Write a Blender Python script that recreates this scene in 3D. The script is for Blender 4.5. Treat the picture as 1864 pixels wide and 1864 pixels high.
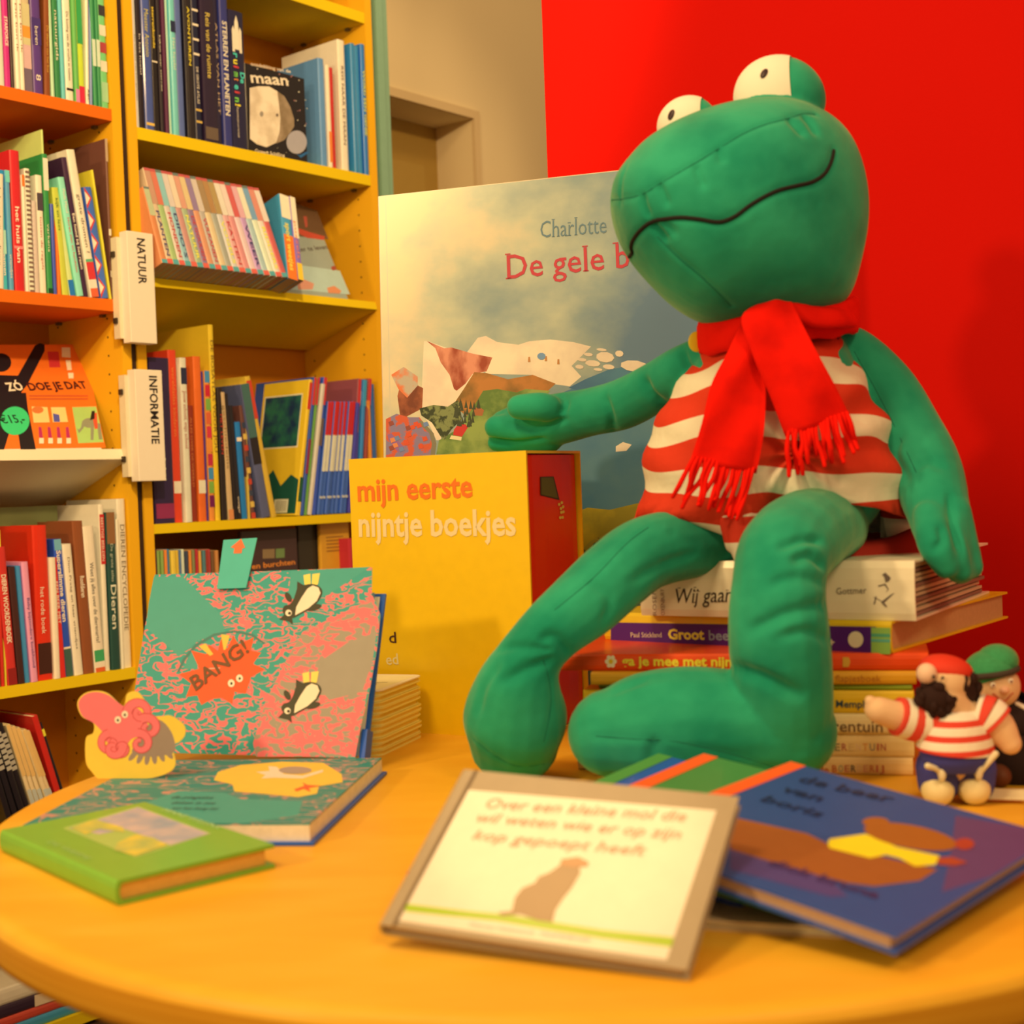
import bpy, bmesh, math, random
import numpy as np
from mathutils import Vector, Matrix
from mathutils.bvhtree import BVHTree
for o in list(bpy.data.objects): bpy.data.objects.remove(o)
S = bpy.context.scene
COL = S.collection
random.seed(7)
# ------------------------------------------------------------ camera
ZT = .75                                   # table top height
F = 2500.; H = ZT + .286; roll = .037; pitch = math.atan(52 / 2500.)
f_ = Vector((0, math.cos(pitch), -math.sin(pitch))); u0 = Vector((0, math.sin(pitch), math.cos(pitch))); r0 = Vector((1, 0, 0))
cr, sr = math.cos(roll), math.sin(roll)
r_ = cr * r0 - sr * u0; u_ = sr * r0 + cr * u0
O = Vector((0, 0, H))
cam = bpy.data.cameras.new('camera'); co = bpy.data.objects.new('camera', cam); COL.objects.link(co)
m = Matrix((r_, u_, -f_)).transposed().to_4x4(); m.translation = O
co.matrix_world = m
cam.sensor_width = 36; cam.sensor_fit = 'HORIZONTAL'; cam.lens = 36 * F / 1864.
cam.clip_start = .05; cam.clip_end = 60
cam.dof.use_dof = True; cam.dof.focus_distance = 1.9; cam.dof.aperture_fstop = 6.2
S.camera = co
# ------------------------------------------------------------ world, lights, exposure
TINT = (1.0, .63, .26)
w = bpy.data.worlds.new('world'); S.world = w; w.use_nodes = True
bg = w.node_tree.nodes['Background']; bg.inputs[0].default_value = (1, .60, .24, 1); bg.inputs[1].default_value = .58
def lamp(name, loc, target, power, size=.12, spot=None, blend=.5):
    l = bpy.data.lights.new(name, 'SPOT' if spot else 'AREA')
    l.energy = power; l.color = TINT
    if spot: l.spot_size = math.radians(spot); l.spot_blend = blend; l.shadow_soft_size = size
    else: l.shape = 'DISK'; l.size = size
    o = bpy.data.objects.new(name, l); COL.objects.link(o); o.location = loc
    o.rotation_euler = (Vector(target) - Vector(loc)).to_track_quat('-Z', 'Y').to_euler()
lamp('ceiling_spot_front', (-2.3, -.35, 2.1), (.35, 1.5, .95), 32, .20)
lamp('ceiling_spot_shelf', (.05, .45, 2.7), (-.70, 3.0, 1.55), 215, .07, 48, .38)
lamp('ceiling_spot_middle', (-.75, .3, 2.8), (-.3, 2.4, .9), 26, .5)
lamp('fill_stack_right', (.75, -.5, 2.4), (.35, 1.3, .8), 15, .5)  # soft unseen fill lamp, added to brighten the stack and dolls
lamp('ceiling_spot_table', (-.34, 1.62, 2.75), (.05, 1.0, .75), 13, .30, 80, .8)
lamp('fill_beige_wall', (.35, 2.7, 2.9), (.3, 3.9, 1.6), 20, .10, 100, .5)  # extra lamp added to lift the beige wall and door recess
S.view_settings.view_transform = 'Standard'; S.view_settings.look = 'None'
S.view_settings.exposure = 0; S.view_settings.gamma = 1; S.view_settings.use_curve_mapping = False
# ------------------------------------------------------------ projection helpers (pixel of the photo -> point in the place)
def ray(px, py):
    d = f_ + r_ * ((px - 932) / F) - u_ * ((py - 932) / F)
    return d / d.y
def P(px, py, Y): return O + ray(px, py) * Y
def T(px, py, z=ZT):
    d = ray(px, py); return O + d * ((z - H) / d.z)
def onplane(px, py, M, z=0.):
    """local x,y where the sight line meets plane local z=z of frame M"""
    n = M.to_3x3().col[2].normalized(); p0 = M @ Vector((0, 0, z))
    d = ray(px, py); k = (p0 - O).dot(n) / d.dot(n)
    q = M.inverted() @ (O + d * k)
    return q.x, q.y
def onspine(px, py, M):
    """local z (thickness), y (height) on the spine plane x=0"""
    n = M.to_3x3().col[0].normalized(); p0 = M.translation
    d = ray(px, py); k = (p0 - O).dot(n) / d.dot(n)
    q = M.inverted() @ (O + d * k)
    return q.z, q.y
# bookcase frame
D1 = Vector((.827, 1, 0)).normalized(); NB = Vector((-D1.y, D1.x, 0)); P0 = P(240, 900, 2.8); P0.z = 0
def BW(s, t, z): return P0 + D1 * s + NB * t + Vector((0, 0, z))
def BC(px, py, t=0.):
    d = ray(px, py); k = (P0 + NB * t - O).dot(NB) / d.dot(NB); p = O + d * k
    return (p - P0).dot(D1), p.z
def s_at(px, z, t=0.):
    lo, hi = -2500, 4500
    for _ in range(34):
        mid = (lo + hi) / 2
        if BC(px, mid, t)[1] > z: lo = mid
        else: hi = mid
    return BC(px, lo, t)[0]
# ------------------------------------------------------------ materials
def lin(c):
    c = c / 255.
    return c / 12.92 if c <= .04045 else ((c + .055) / 1.055) ** 2.4
_m = {}
def C(r, g, b, k=1.12):
    """true colour of a thing that looks r,g,b in the warm lamp light"""
    return tuple(min(.86, max(.004, lin(c) / (t * k))) for c, t in zip((r, g, b), TINT))
def mat(rgb, rough=.45, k=1.12, spec=.35, sheen=0., grain=.06, scale=60., bump=0., coat=0.):
    key = (tuple(rgb), rough, k, spec, sheen, grain, scale, bump, coat)
    if key in _m: return _m[key]
    M = bpy.data.materials.new('paint_%d' % len(_m)); M.use_nodes = True
    nt = M.node_tree; b = nt.nodes['Principled BSDF']; c = C(*rgb, k)
    nz = nt.nodes.new('ShaderNodeTexNoise'); nz.inputs['Scale'].default_value = scale; nz.inputs['Detail'].default_value = 3
    tc = nt.nodes.new('ShaderNodeTexCoord'); nt.links.new(tc.outputs['Object'], nz.inputs['Vector'])
    mx = nt.nodes.new('ShaderNodeMixRGB'); mx.inputs[1].default_value = (*[x * (1 - grain) for x in c], 1); mx.inputs[2].default_value = (*[min(1, x * (1 + grain)) for x in c], 1)
    nt.links.new(nz.outputs[0], mx.inputs[0]); nt.links.new(mx.outputs[0], b.inputs['Base Color'])
    b.inputs['Roughness'].default_value = rough; b.inputs['Specular IOR Level'].default_value = spec
    if coat: b.inputs['Coat Weight'].default_value = coat; b.inputs['Coat Roughness'].default_value = .12
    if sheen:
        b.inputs['Sheen Weight'].default_value = sheen; b.inputs['Sheen Roughness'].default_value = .45
        b.inputs['Sheen Tint'].default_value = (.55, .62, .3, 1)
    if bump:
        bp = nt.nodes.new('ShaderNodeBump'); bp.inputs['Strength'].default_value = bump; bp.inputs['Distance'].default_value = .002
        nt.links.new(nz.outputs[0], bp.inputs['Height']); nt.links.new(bp.outputs[0], b.inputs['Normal'])
    _m[key] = M
    return M
def nodes_mat(name, rough=.45, spec=.35):
    M = bpy.data.materials.new(name); M.use_nodes = True; nt = M.node_tree; b = nt.nodes['Principled BSDF']
    b.inputs['Roughness'].default_value = rough; b.inputs['Specular IOR Level'].default_value = spec
    tc = nt.nodes.new('ShaderNodeTexCoord')
    return M, nt, b, tc
def N(nt, t, **kw):
    n = nt.nodes.new(t)
    for k, v in kw.items():
        if k in n.inputs: n.inputs[k].default_value = v
        else: setattr(n, k, v)
    return n
def ramp(nt, src, stops, interp='LINEAR'):
    r = nt.nodes.new('ShaderNodeValToRGB'); r.color_ramp.interpolation = interp
    e = r.color_ramp.elements
    while len(e) < len(stops): e.new(.5)
    for i, (p, c) in enumerate(stops): e[i].position = p; e[i].color = (*c, 1)
    nt.links.new(src, r.inputs[0]); return r
def m_wood():
    M, nt, b, tc = nodes_mat('birch_table_wood', .42, .3)
    mp = N(nt, 'ShaderNodeMapping'); mp.inputs['Scale'].default_value = (3.2, 11, 3); mp.inputs['Rotation'].default_value = (0, 0, .5)
    nt.links.new(tc.outputs['Object'], mp.inputs[0])
    n1 = N(nt, 'ShaderNodeTexNoise', Scale=1.6, Detail=5., Roughness=.55); nt.links.new(mp.outputs[0], n1.inputs['Vector'])
    r = ramp(nt, n1.outputs[0], [(.3, C(240, 148, 22)), (.55, C(246, 158, 28)), (.75, C(250, 166, 38))])
    nt.links.new(r.outputs[0], b.inputs['Base Color'])
    return M
def m_edge():
    M, nt, b, tc = nodes_mat('birch_table_edge', .5, .3)
    mp = N(nt, 'ShaderNodeMapping'); mp.inputs['Scale'].default_value = (3, 3, 260)
    nt.links.new(tc.outputs['Object'], mp.inputs[0])
    n1 = N(nt, 'ShaderNodeTexNoise', Scale=1.0, Detail=3.); nt.links.new(mp.outputs[0], n1.inputs['Vector'])
    r = ramp(nt, n1.outputs[0], [(.3, C(216, 124, 10)), (.6, C(234, 142, 22)), (.8, C(244, 156, 30))])
    nt.links.new(r.outputs[0], b.inputs['Base Color'])
    return M
def m_two(name, c1, c2, scale, lo, hi, rough=.5, detail=4., stretch=(1, 1, 1), sp=.35):
    M, nt, b, tc = nodes_mat(name, rough, sp)
    mp = N(nt, 'ShaderNodeMapping'); mp.inputs['Scale'].default_value = stretch; nt.links.new(tc.outputs['Object'], mp.inputs[0])
    n1 = N(nt, 'ShaderNodeTexNoise', Scale=scale, Detail=detail); nt.links.new(mp.outputs[0], n1.inputs['Vector'])
    r = ramp(nt, n1.outputs[0], [(lo, C(*c1)), (hi, C(*c2))]); nt.links.new(r.outputs[0], b.inputs['Base Color'])
    return M
def m_coral(name, base, pink, scale, wid, shift=0.):
    """squiggles: a band around the mid level of a noise field"""
    M, nt, b, tc = nodes_mat(name, .5, .3)
    mp = N(nt, 'ShaderNodeMapping'); mp.inputs['Location'].default_value = (shift, shift, 0); mp.inputs['Rotation'].default_value = (0, 0, .5); mp.inputs['Scale'].default_value = (.8, 1.5, 1)
    nt.links.new(tc.outputs['Object'], mp.inputs[0])
    n1 = N(nt, 'ShaderNodeTexNoise', Scale=scale, Detail=1.2, Distortion=.9); nt.links.new(mp.outputs[0], n1.inputs['Vector'])
    a = N(nt, 'ShaderNodeMath', operation='SUBTRACT'); a.inputs[1].default_value = .5; nt.links.new(n1.outputs[0], a.inputs[0])
    c = N(nt, 'ShaderNodeMath', operation='ABSOLUTE'); nt.links.new(a.outputs[0], c.inputs[0])
    r = ramp(nt, c.outputs[0], [(0, C(*pink)), (wid, C(*pink)), (wid + .006, C(206, 140, 96)), (wid + .012, C(*base))])
    nt.links.new(r.outputs[0], b.inputs['Base Color'])
    return M
def m_plush():
    M, nt, b, tc = nodes_mat('green_velour', .9, .12)
    n1 = N(nt, 'ShaderNodeTexNoise', Scale=14., Detail=3.); nt.links.new(tc.outputs['Object'], n1.inputs['Vector'])
    r = ramp(nt, n1.outputs[0], [(.35, C(26, 124, 72)), (.62, C(48, 146, 84))]); nt.links.new(r.outputs[0], b.inputs['Base Color'])
    n2 = N(nt, 'ShaderNodeTexNoise', Scale=900., Detail=2.); nt.links.new(tc.outputs['Object'], n2.inputs['Vector'])
    n3 = N(nt, 'ShaderNodeTexNoise', Scale=28., Detail=2.); nt.links.new(tc.outputs['Object'], n3.inputs['Vector'])
    bp2 = N(nt, 'ShaderNodeBump', Strength=.35, Distance=.006); nt.links.new(n3.outputs[0], bp2.inputs['Height'])
    bp = N(nt, 'ShaderNodeBump', Strength=.35, Distance=.0008); nt.links.new(n2.outputs[0], bp.inputs['Height'])
    nt.links.new(bp2.outputs[0], bp.inputs['Normal']); nt.links.new(bp.outputs[0], b.inputs['Normal'])
    b.inputs['Sheen Weight'].default_value = .6; b.inputs['Sheen Roughness'].default_value = .4; b.inputs['Sheen Tint'].default_value = (.5, .62, .35, 1)
    return M
def m_stripe(name, red, cream, period, frac, wob, zoff=0., tilt=(0, 0)):
    M, nt, b, tc = nodes_mat(name, .75, .15)
    sx = N(nt, 'ShaderNodeSeparateXYZ'); nt.links.new(tc.outputs['Object'], sx.inputs[0])
    n1 = N(nt, 'ShaderNodeTexNoise', Scale=7., Detail=1.); nt.links.new(tc.outputs['Object'], n1.inputs['Vector'])
    k = N(nt, 'ShaderNodeMath', operation='MULTIPLY_ADD'); k.inputs[1].default_value = wob; nt.links.new(n1.outputs[0], k.inputs[0]); nt.links.new(sx.outputs[2], k.inputs[2])
    k2 = N(nt, 'ShaderNodeMath', operation='MULTIPLY_ADD'); k2.inputs[1].default_value = tilt[0]; nt.links.new(sx.outputs[0], k2.inputs[0]); nt.links.new(k.outputs[0], k2.inputs[2])
    a = N(nt, 'ShaderNodeMath', operation='ADD'); a.inputs[1].default_value = zoff + 10 * period; nt.links.new(k2.outputs[0], a.inputs[0])
    d = N(nt, 'ShaderNodeMath', operation='DIVIDE'); d.inputs[1].default_value = period; nt.links.new(a.outputs[0], d.inputs[0])
    fr = N(nt, 'ShaderNodeMath', operation='FRACT'); nt.links.new(d.outputs[0], fr.inputs[0])
    r = ramp(nt, fr.outputs[0], [(0, C(*red)), (frac, C(*cream))], 'CONSTANT'); nt.links.new(r.outputs[0], b.inputs['Base Color'])
    n2 = N(nt, 'ShaderNodeTexNoise', Scale=26., Detail=3.); nt.links.new(tc.outputs['Object'], n2.inputs['Vector'])
    bp = N(nt, 'ShaderNodeBump', Strength=.5, Distance=.008); nt.links.new(n2.outputs[0], bp.inputs['Height']); nt.links.new(bp.outputs[0], b.inputs['Normal'])
    return M
PAGE = (246, 198, 118)
# ------------------------------------------------------------ object helpers
def link(name, me, parent=None, mw=None, ml=None):
    o = bpy.data.objects.new(name, me); COL.objects.link(o)
    if parent is not None: o.parent = parent
    if ml is not None: o.matrix_basis = ml
    if mw is not None: o.matrix_basis = mw
    return o
def tag(o, label=None, cat=None, group=None, kind=None):
    for k, v in (('label', label), ('category', cat), ('group', group), ('kind', kind)):
        if v: o[k] = v
    return o
def mesh(name, vs, fs, mats, smooth=False, midx=None):
    me = bpy.data.meshes.new(name); me.from_pydata([tuple(v) for v in vs], [], fs)
    for mm in (mats if isinstance(mats, (list, tuple)) else [mats]): me.materials.append(mm)
    if midx is not None: me.polygons.foreach_set('material_index', midx)
    if smooth: me.polygons.foreach_set('use_smooth', [True] * len(me.polygons))
    me.update(); return me
def root(name, M, label, cat, group=None):
    o = link(name, None, mw=M); o.empty_display_size = .02; o['root'] = 1; del o['root']
    return tag(o, label, cat, group)
BF = [(0, 3, 2, 1), (4, 5, 6, 7), (0, 1, 5, 4), (1, 2, 6, 5), (2, 3, 7, 6), (3, 0, 4, 7)]
def boxes(bl, ch=0.):
    vs, fs = [], []
    for (a, b) in bl:
        n = len(vs); x0, y0, z0 = a; x1, y1, z1 = b
        vs += [(x0, y0, z0), (x1, y0, z0), (x1, y1, z0), (x0, y1, z0), (x0, y0, z1), (x1, y0, z1), (x1, y1, z1), (x0, y1, z1)]
        fs += [tuple(n + i for i in q) for q in BF]
    return vs, fs
def box(name, a, b, m_, parent=None, M=None, bev=0.):
    vs, fs = boxes([(a, b)]); me = mesh(name, vs, fs, m_)
    if bev:
        bm = bmesh.new(); bm.from_mesh(me); bmesh.ops.bevel(bm, geom=bm.edges[:], offset=bev, segments=2, affect='EDGES', profile=.6)
        bm.to_mesh(me); bm.free()
    return link(name, me, parent, ml=M)
def polys(name, parent, pl, plane='z', off=0., step=.00025, k=1.12, rough=.45, sign=1, coat=0.):
    """flat print: pl = [(colour or material, [(a,b)...])] each a little proud of the last"""
    vs, fs, ms, mi = [], [], [], []; step = min(step, .0005 / max(4, len(pl)))
    for i, (c, pts) in enumerate(pl):
        mm = c if isinstance(c, bpy.types.Material) else mat(c, rough, k, coat=coat)
        if mm not in ms: ms.append(mm)
        n = len(vs); h = off + sign * step * (i + 1)
        for a, b in pts: vs.append((a, b, h) if plane == 'z' else (h, b, a))
        fs.append(tuple(range(n, n + len(pts)))); mi.append(ms.index(mm))
    me = mesh(name, vs, fs, ms, midx=mi)
    bm = bmesh.new(); bm.from_mesh(me)      # give each patch the same outward side
    bmesh.ops.triangulate(bm, faces=[f for f in bm.faces if len(f.verts) > 4])
    bm.to_mesh(me); bm.free()
    return link(name, me, parent)
def ell(cx, cy, rx, ry, n=20, a=0.):
    return [(cx + rx * math.cos(t) * math.cos(a) - ry * math.sin(t) * math.sin(a), cy + rx * math.cos(t) * math.sin(a) + ry * math.sin(t) * math.cos(a)) for t in [2 * math.pi * i / n for i in range(n)]]
_t = {}
def glyphs(s, bold=0., shear=0.):
    key = (s, bold, shear)
    if key not in _t:
        c = bpy.data.curves.new('t', 'FONT'); c.body = s; c.offset = bold; c.shear = shear; c.resolution_u = 2; c.fill_mode = 'FRONT'
        o = bpy.data.objects.new('t', c); COL.objects.link(o)
        bpy.context.view_layer.update()
        me = bpy.data.meshes.new_from_object(o.evaluated_get(bpy.context.evaluated_depsgraph_get()))
        v = np.zeros(len(me.vertices) * 3); me.vertices.foreach_get('co', v); v = v.reshape(-1, 3)[:, :2]
        f = [tuple(p.vertices) for p in me.polygons]
        bpy.data.objects.remove(o); bpy.data.meshes.remove(me); bpy.data.curves.remove(c)
        _t[key] = (v, f)
    return _t[key]
STEM = {'D': ((0, 0), (0, 1)), 'l': ((.5, 0), (.3, 1)), 'b': ((-.1, 1),), 'h': ((0, 0), (0, 1), (1, 0)), 'r': ((.1, 0), (0, .72)), 'I': ((.5, 0), (.5, 1)), 'E': ((0, 0), (0, 1)), 'R': ((0, 0), (0, 1), (1, 0)), 'N': ((0, 0), (0, 1), (1, 1)), 'P': ((0, 0), (0, 1)), 'L': ((0, 0), (0, 1)), 'i': ((.5, 0), (.3, .72)), 'n': ((0, 0), (1, 0), (0, .72)), 'a': ((1.05, 0),), 'j': ((.6, .72),), 'W': ((0, 1), (1, 1)), 'm': ((0, 0), (.5, 0), (1, 0), (0, .72))}
def serifs(s, bold, shear):
    v, f = glyphs(s, bold, shear); v = v.tolist(); f = list(f)
    for i, ch in enumerate(s):
        if ch not in STEM: continue
        g = glyphs(s[:i + 1], bold, shear)[0][:, 0].max(); c0, c1 = glyphs(ch, bold, shear)[0][:, 0].min(), glyphs(ch, bold, shear)[0][:, 0].max(); wd = c1 - c0
        for fx, fy in STEM[ch]:
            top = .73 if (ch.isupper() or ch in 'lbh') else .76
            x = g - wd + (wd - .075) * fx + .0375; y = fy * top; n = len(v); hw = .085; t = .03; sl = shear * y
            y0, y1 = (y, y + t) if fy == 0 else (y - t, y)
            v += [(x - hw + sl, y0), (x + hw + sl, y0), (x + hw + sl, y1), (x - hw + sl, y1)]; f.append((n, n + 1, n + 2, n + 3))
    return np.array(v), f
def text(parent, s, origin, du, dv, length, cap, color, bold=0., shear=0., name='lettering', k=1.12, capfix=None, rough=.45, serif=False):
    """origin = baseline start, du/dv = reading and up directions (local 3-vectors), length of the whole line, cap height"""
    v, f = serifs(s, bold, shear) if serif else glyphs(s, bold, shear)
    if not len(v): return
    x0, x1 = v[:, 0].min(), v[:, 0].max()
    capn = .70
    o, du, dv = Vector(origin), Vector(du).normalized(), Vector(dv).normalized()
    vs = [o + du * ((a - x0) / (x1 - x0) * length) + dv * (b / capn * cap) for a, b in v]
    return link(name, mesh(name, vs, f, color if isinstance(color, bpy.types.Material) else mat(color, rough, k)), parent)
# ------------------------------------------------------------ book
def book(M, w, h, th, col, label, group=None, cov=.0016, pages=PAGE, spine_bands=(), spine_text=(), cov_left=None, cat='book', name='book', overhang=.003, rnd=True, soft=False, art=(), rough=.4, edge=None, k=1.12):
    """local x: spine to fore-edge, y: foot to head, z: through the thickness; spine plane x=0"""
    R = root(name, M, label, cat, group); mm = mat(col, rough, k, coat=.15)
    cov = min(cov, th * .22); ov = 0 if soft else overhang
    # cover: two boards and a slightly rounded spine
    prof = [(w, 0), (.0025, 0), (.0008, th * .12), (0, th * .32), (0, th * .68), (.0008, th * .88), (.0025, th), (w, th), (w, th - cov), (cov + .002, th - cov), (cov, th * .6), (cov, th * .4), (cov + .002, cov), (w, cov)]
    n = len(prof); vs = [(x, y, z) for y in (0, h) for x, z in prof]
    fs = [(i, i + n, (i + 1) % n + n, (i + 1) % n) for i in range(n)]
    for q in ((0, 1, 12, 13), (1, 2, 11, 12), (2, 3, 11), (3, 4, 10, 11), (4, 5, 10), (5, 6, 9, 10), (6, 7, 8, 9)):
        fs.append(tuple(q)); fs.append(tuple(i + n for i in reversed(q)))
    link('cover', mesh('cover', vs, fs, mm), R)
    pv, pf = boxes([((cov + .0006, ov, cov + .0001), (w - ov - (0 if soft else .002), h - ov, th - cov - .0001))])
    link('pages', mesh('pages', pv, pf, mat(pages, .8, k, grain=.12, scale=220.)), R)
    sp = []
    for a, b, c in spine_bands:
        sp.append((c, [(th * .04, a * h), (th * .96, a * h), (th * .96, b * h), (th * .04, b * h)]))
    for n_b, q_ in enumerate(sp): polys('spine_band', R, [q_], 'x', -.00003 * n_b, sign=-1, step=.0002, k=k)
    for s, c, a, b, fr, *bd in spine_text:       # from height a down to height b, letters fr of the thickness
        cap = th * fr
        text(R, s, (-.0007, a * h, th * .5 - cap * .5), (0, -1, 0), (0, 0, 1), abs(a - b) * h, cap, c, bd[0] if bd else 0., name='spine_lettering', k=k, serif=s.isupper() and 'ENCYC' in s)
    return R
def MB(o, ex, ey, ez):
    m = Matrix((ex, ey, ez)).transposed().to_4x4(); m.translation = o; return m
# ------------------------------------------------------------ setting
def st(o): o['kind'] = 'structure'; return o
fl = m_two('brown_floor', (70, 40, 20), (92, 54, 26), 3., .3, .7, .5)
st(box('floor', (-3, -1.5, -.05), (4.5, 6, 0), fl))
# beige wall with a door recess
beige = mat((236, 184, 106), .8, grain=.02, scale=3.)
TW = .28
def wallpiece(name, s0, s1, z0, z1, t0, t1, m_, parent=None):
    M = MB(BW(0, 0, 0), D1, NB, Vector((0, 0, 1)))
    return box(name, (s0, t0, z0), (s1, t1, z1), m_, parent, M if parent is None else None)
def multi(name, bl, m_, M, parent=None):
    vs, fs = boxes(bl); return link(name, mesh(name, vs, fs, m_), parent, ml=M)
MBC = MB(BW(0, 0, 0), D1, NB, Vector((0, 0, 1)))
wb = st(multi('wall_back', [((-1.6, TW, 0), (.62, TW + .16, 3.0)), ((1.43, TW, 0), (4.2, TW + .16, 3.0)), ((.62, TW, 2.115), (1.43, TW + .16, 3.0))], beige, MBC))
dr = st(multi('door_1', [((.62, TW + .142, 0), (1.43, TW + .18, 2.115))], mat((176, 122, 40), .6, grain=.03), MBC))
multi('door_panel', [((.70, TW + .13, .2), (1.36, TW + .143, 1.99))], mat((182, 128, 44), .6, grain=.03), None, dr)
st(multi('trim_1', [((.60, TW - .012, 2.115), (1.455, TW, 2.14)), ((1.43, TW - .012, 0), (1.455, TW, 2.115))], mat((220, 166, 92), .7, grain=.02), MBC))
# red partition wall on the right
wr0 = P(991, 150, 2.15); rd = Vector((.78, -.62, 0)).normalized()
rn = Vector((rd.y, -rd.x, 0)) * -1
MR = MB(Vector((wr0.x, wr0.y, 0)), rd, Vector((.62, .78, 0)).normalized(), Vector((0, 0, 1)))
red = mat((203, 14, 0), .9, k=1.0, spec=.08, grain=.03, scale=4., bump=.05)
st(link('wall_right', mesh('wall_right', *boxes([((0, 0, 0), (2.6, .09, 3.0))]), red), None, mw=MR))
# teal post beside the bookcase
MT = MB(BW(.755, .0, 0), D1, NB, Vector((0, 0, 1)))
teal = mat((136, 152, 96), .5)
tp = st(multi('trim_2', [((.006, .0, 0), (.028, .07, 2.9)), ((.031, .006, 0), (.05, .07, 2.9)), ((.028, .004, 0), (.031, .07, 2.9))], teal, MT))
# ------------------------------------------------------------ bookcases
ZA, ZB, ZC, ZD, ZE, ZF = 1.822, 1.437, 1.135, .69, .37, .03
Z0, Z1, Z2, Z3, Z4 = 2.19, 1.797, 1.49, .979, .69
oc = mat((244, 158, 18), .7, spec=.12, grain=.04, scale=6.); yel = mat((240, 178, 12), .7, spec=.12, grain=.03, scale=8.)
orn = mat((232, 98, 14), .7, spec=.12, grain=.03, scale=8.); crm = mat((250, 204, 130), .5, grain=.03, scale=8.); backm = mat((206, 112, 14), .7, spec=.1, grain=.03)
def bookcase(label, s0, s1, shelves):
    M = MB(BW(s0, 0, 0), D1, NB, Vector((0, 0, 1))); W = s1 - s0
    R = root('bookcase', M, label, 'bookcase')
    box('side_panel', (0, 0, 0), (.021, .272, 2.7), oc, R); box('side_panel', (W - .022, 0, 0), (W, .272, 2.7), oc, R)
    box('back_panel', (.021, .262, 0), (W - .022, .272, 2.7), backm, R)
    for (z, th, m_, tilt) in shelves:
        if tilt:
            Mt = Matrix.Translation((.0215, .002, z)) @ Matrix.Rotation(-math.radians(tilt), 4, 'X')
            box('display_shelf', (0, 0, -th), (W - .0435, .262, 0), m_, R, Mt)
        else:
            box('shelf', (.0215, .001, z - th), (W - .0225, .262, z), m_, R)
            for sx in (.026, W - .027):
                for yy in (.05, .21):
                    box('shelf_pin', (sx - .004, yy, z - th - .006), (sx + .004, yy + .012, z - th), mat((110, 80, 40), .3), R)
    vs, fs = [], []                       # rows of pin holes drilled in the sides
    bl = []
    for sx in (W - .0225, .0205):
        for yy in (.045, .225):
            for i in range(60):
                z = .3 + i * .038; bl.append(((sx, yy, z), (sx + .001, yy + .004, z + .004)))
    v, f = boxes(bl); tag(link('pin_hole', mesh('pin_hole', v, f, mat((70, 36, 8), .7)), R), kind='stuff')
    return R
bookcase('yellow bookcase at the far left with orange shelves, beside the NATUUR sign', -.74, .0135,
         [(ZA, .024, orn, 0), (ZB, .024, orn, 0), (ZC, .022, crm, 20), (ZD, .022, yel, 0), (ZE, .022, yel, 0), (ZF, .022, yel, 0), (2.3, .022, orn, 0)])
bookcase('yellow bookcase in the middle, between the white row signs and the green post', .029, .7445,
         [(Z0, .026, yel, 0), (Z1, .025, yel, 0), (Z2, .020, yel, 17), (Z3, .02, yel, 0), (Z4, .022, yel, 0), (.37, .022, yel, 0), (.085, .022, yel, 0)])
rail = multi('sign_rail', [((.0145, .006, 0), (.028, .03, 2.7))], mat((56, 30, 16), .5), MB(BW(0, 0, 0), D1, NB, Vector((0, 0, 1))))
tag(rail, 'dark upright rail in the gap between the two bookcases, carrying the signs', 'rail')
# row signs standing out from the post
def sign(word, px, label, p0, p1, cap):
    tl, tr, br, bl = px
    t = -.045
    M0 = MB(BW(0, t, 0), D1, Vector((0, 0, 1)), -NB)
    q = [onplane(x, y, M0) for x, y in px]
    x0 = (q[0][0] + q[3][0]) / 2; x1 = (q[1][0] + q[2][0]) / 2; z1 = (q[0][1] + q[1][1]) / 2; z0 = (q[2][1] + q[3][1]) / 2
    M = MB(BW(x0, t, z0), D1, Vector((0, 0, 1)), -NB); R = root('shelf_sign', M, label, 'sign', 'section signs on the bookcase posts')
    box('sign_box', (0, 0, -.026), (x1 - x0, z1 - z0, 0), mat((253, 212, 138), .5, k=1.1, grain=.02), R, bev=.0015)
    box('bracket', (-.007, .01, -.046), (.004, z1 - z0 - .01, -.026), mat((236, 190, 118), .5), R)
    for zz in (.04, z1 - z0 - .05): box('bracket_knob', (-.012, zz, -.043), (-.0072, zz + .012, -.031), mat((60, 40, 20), .4), R, bev=.002)
    a, b = onplane(*p0, M), onplane(*p1, M)
    text(R, word, (a[0], a[1], .0006), (0, -1, 0), (1, 0, 0), a[1] - b[1], cap, (40, 26, 20), .018)
sign('NATUUR', [(232, 425), (276, 420), (288, 622), (238, 627)], 'upper cream sign reading NATUUR, between the two bookcases', (249, 433), (258, 517), .019)
sign('INFORMATIE', [(247, 675), (295, 671), (302, 873), (252, 878)], 'lower cream sign reading INFORMATIE, between the two bookcases', (271, 684), (272, 808), .019)
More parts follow.
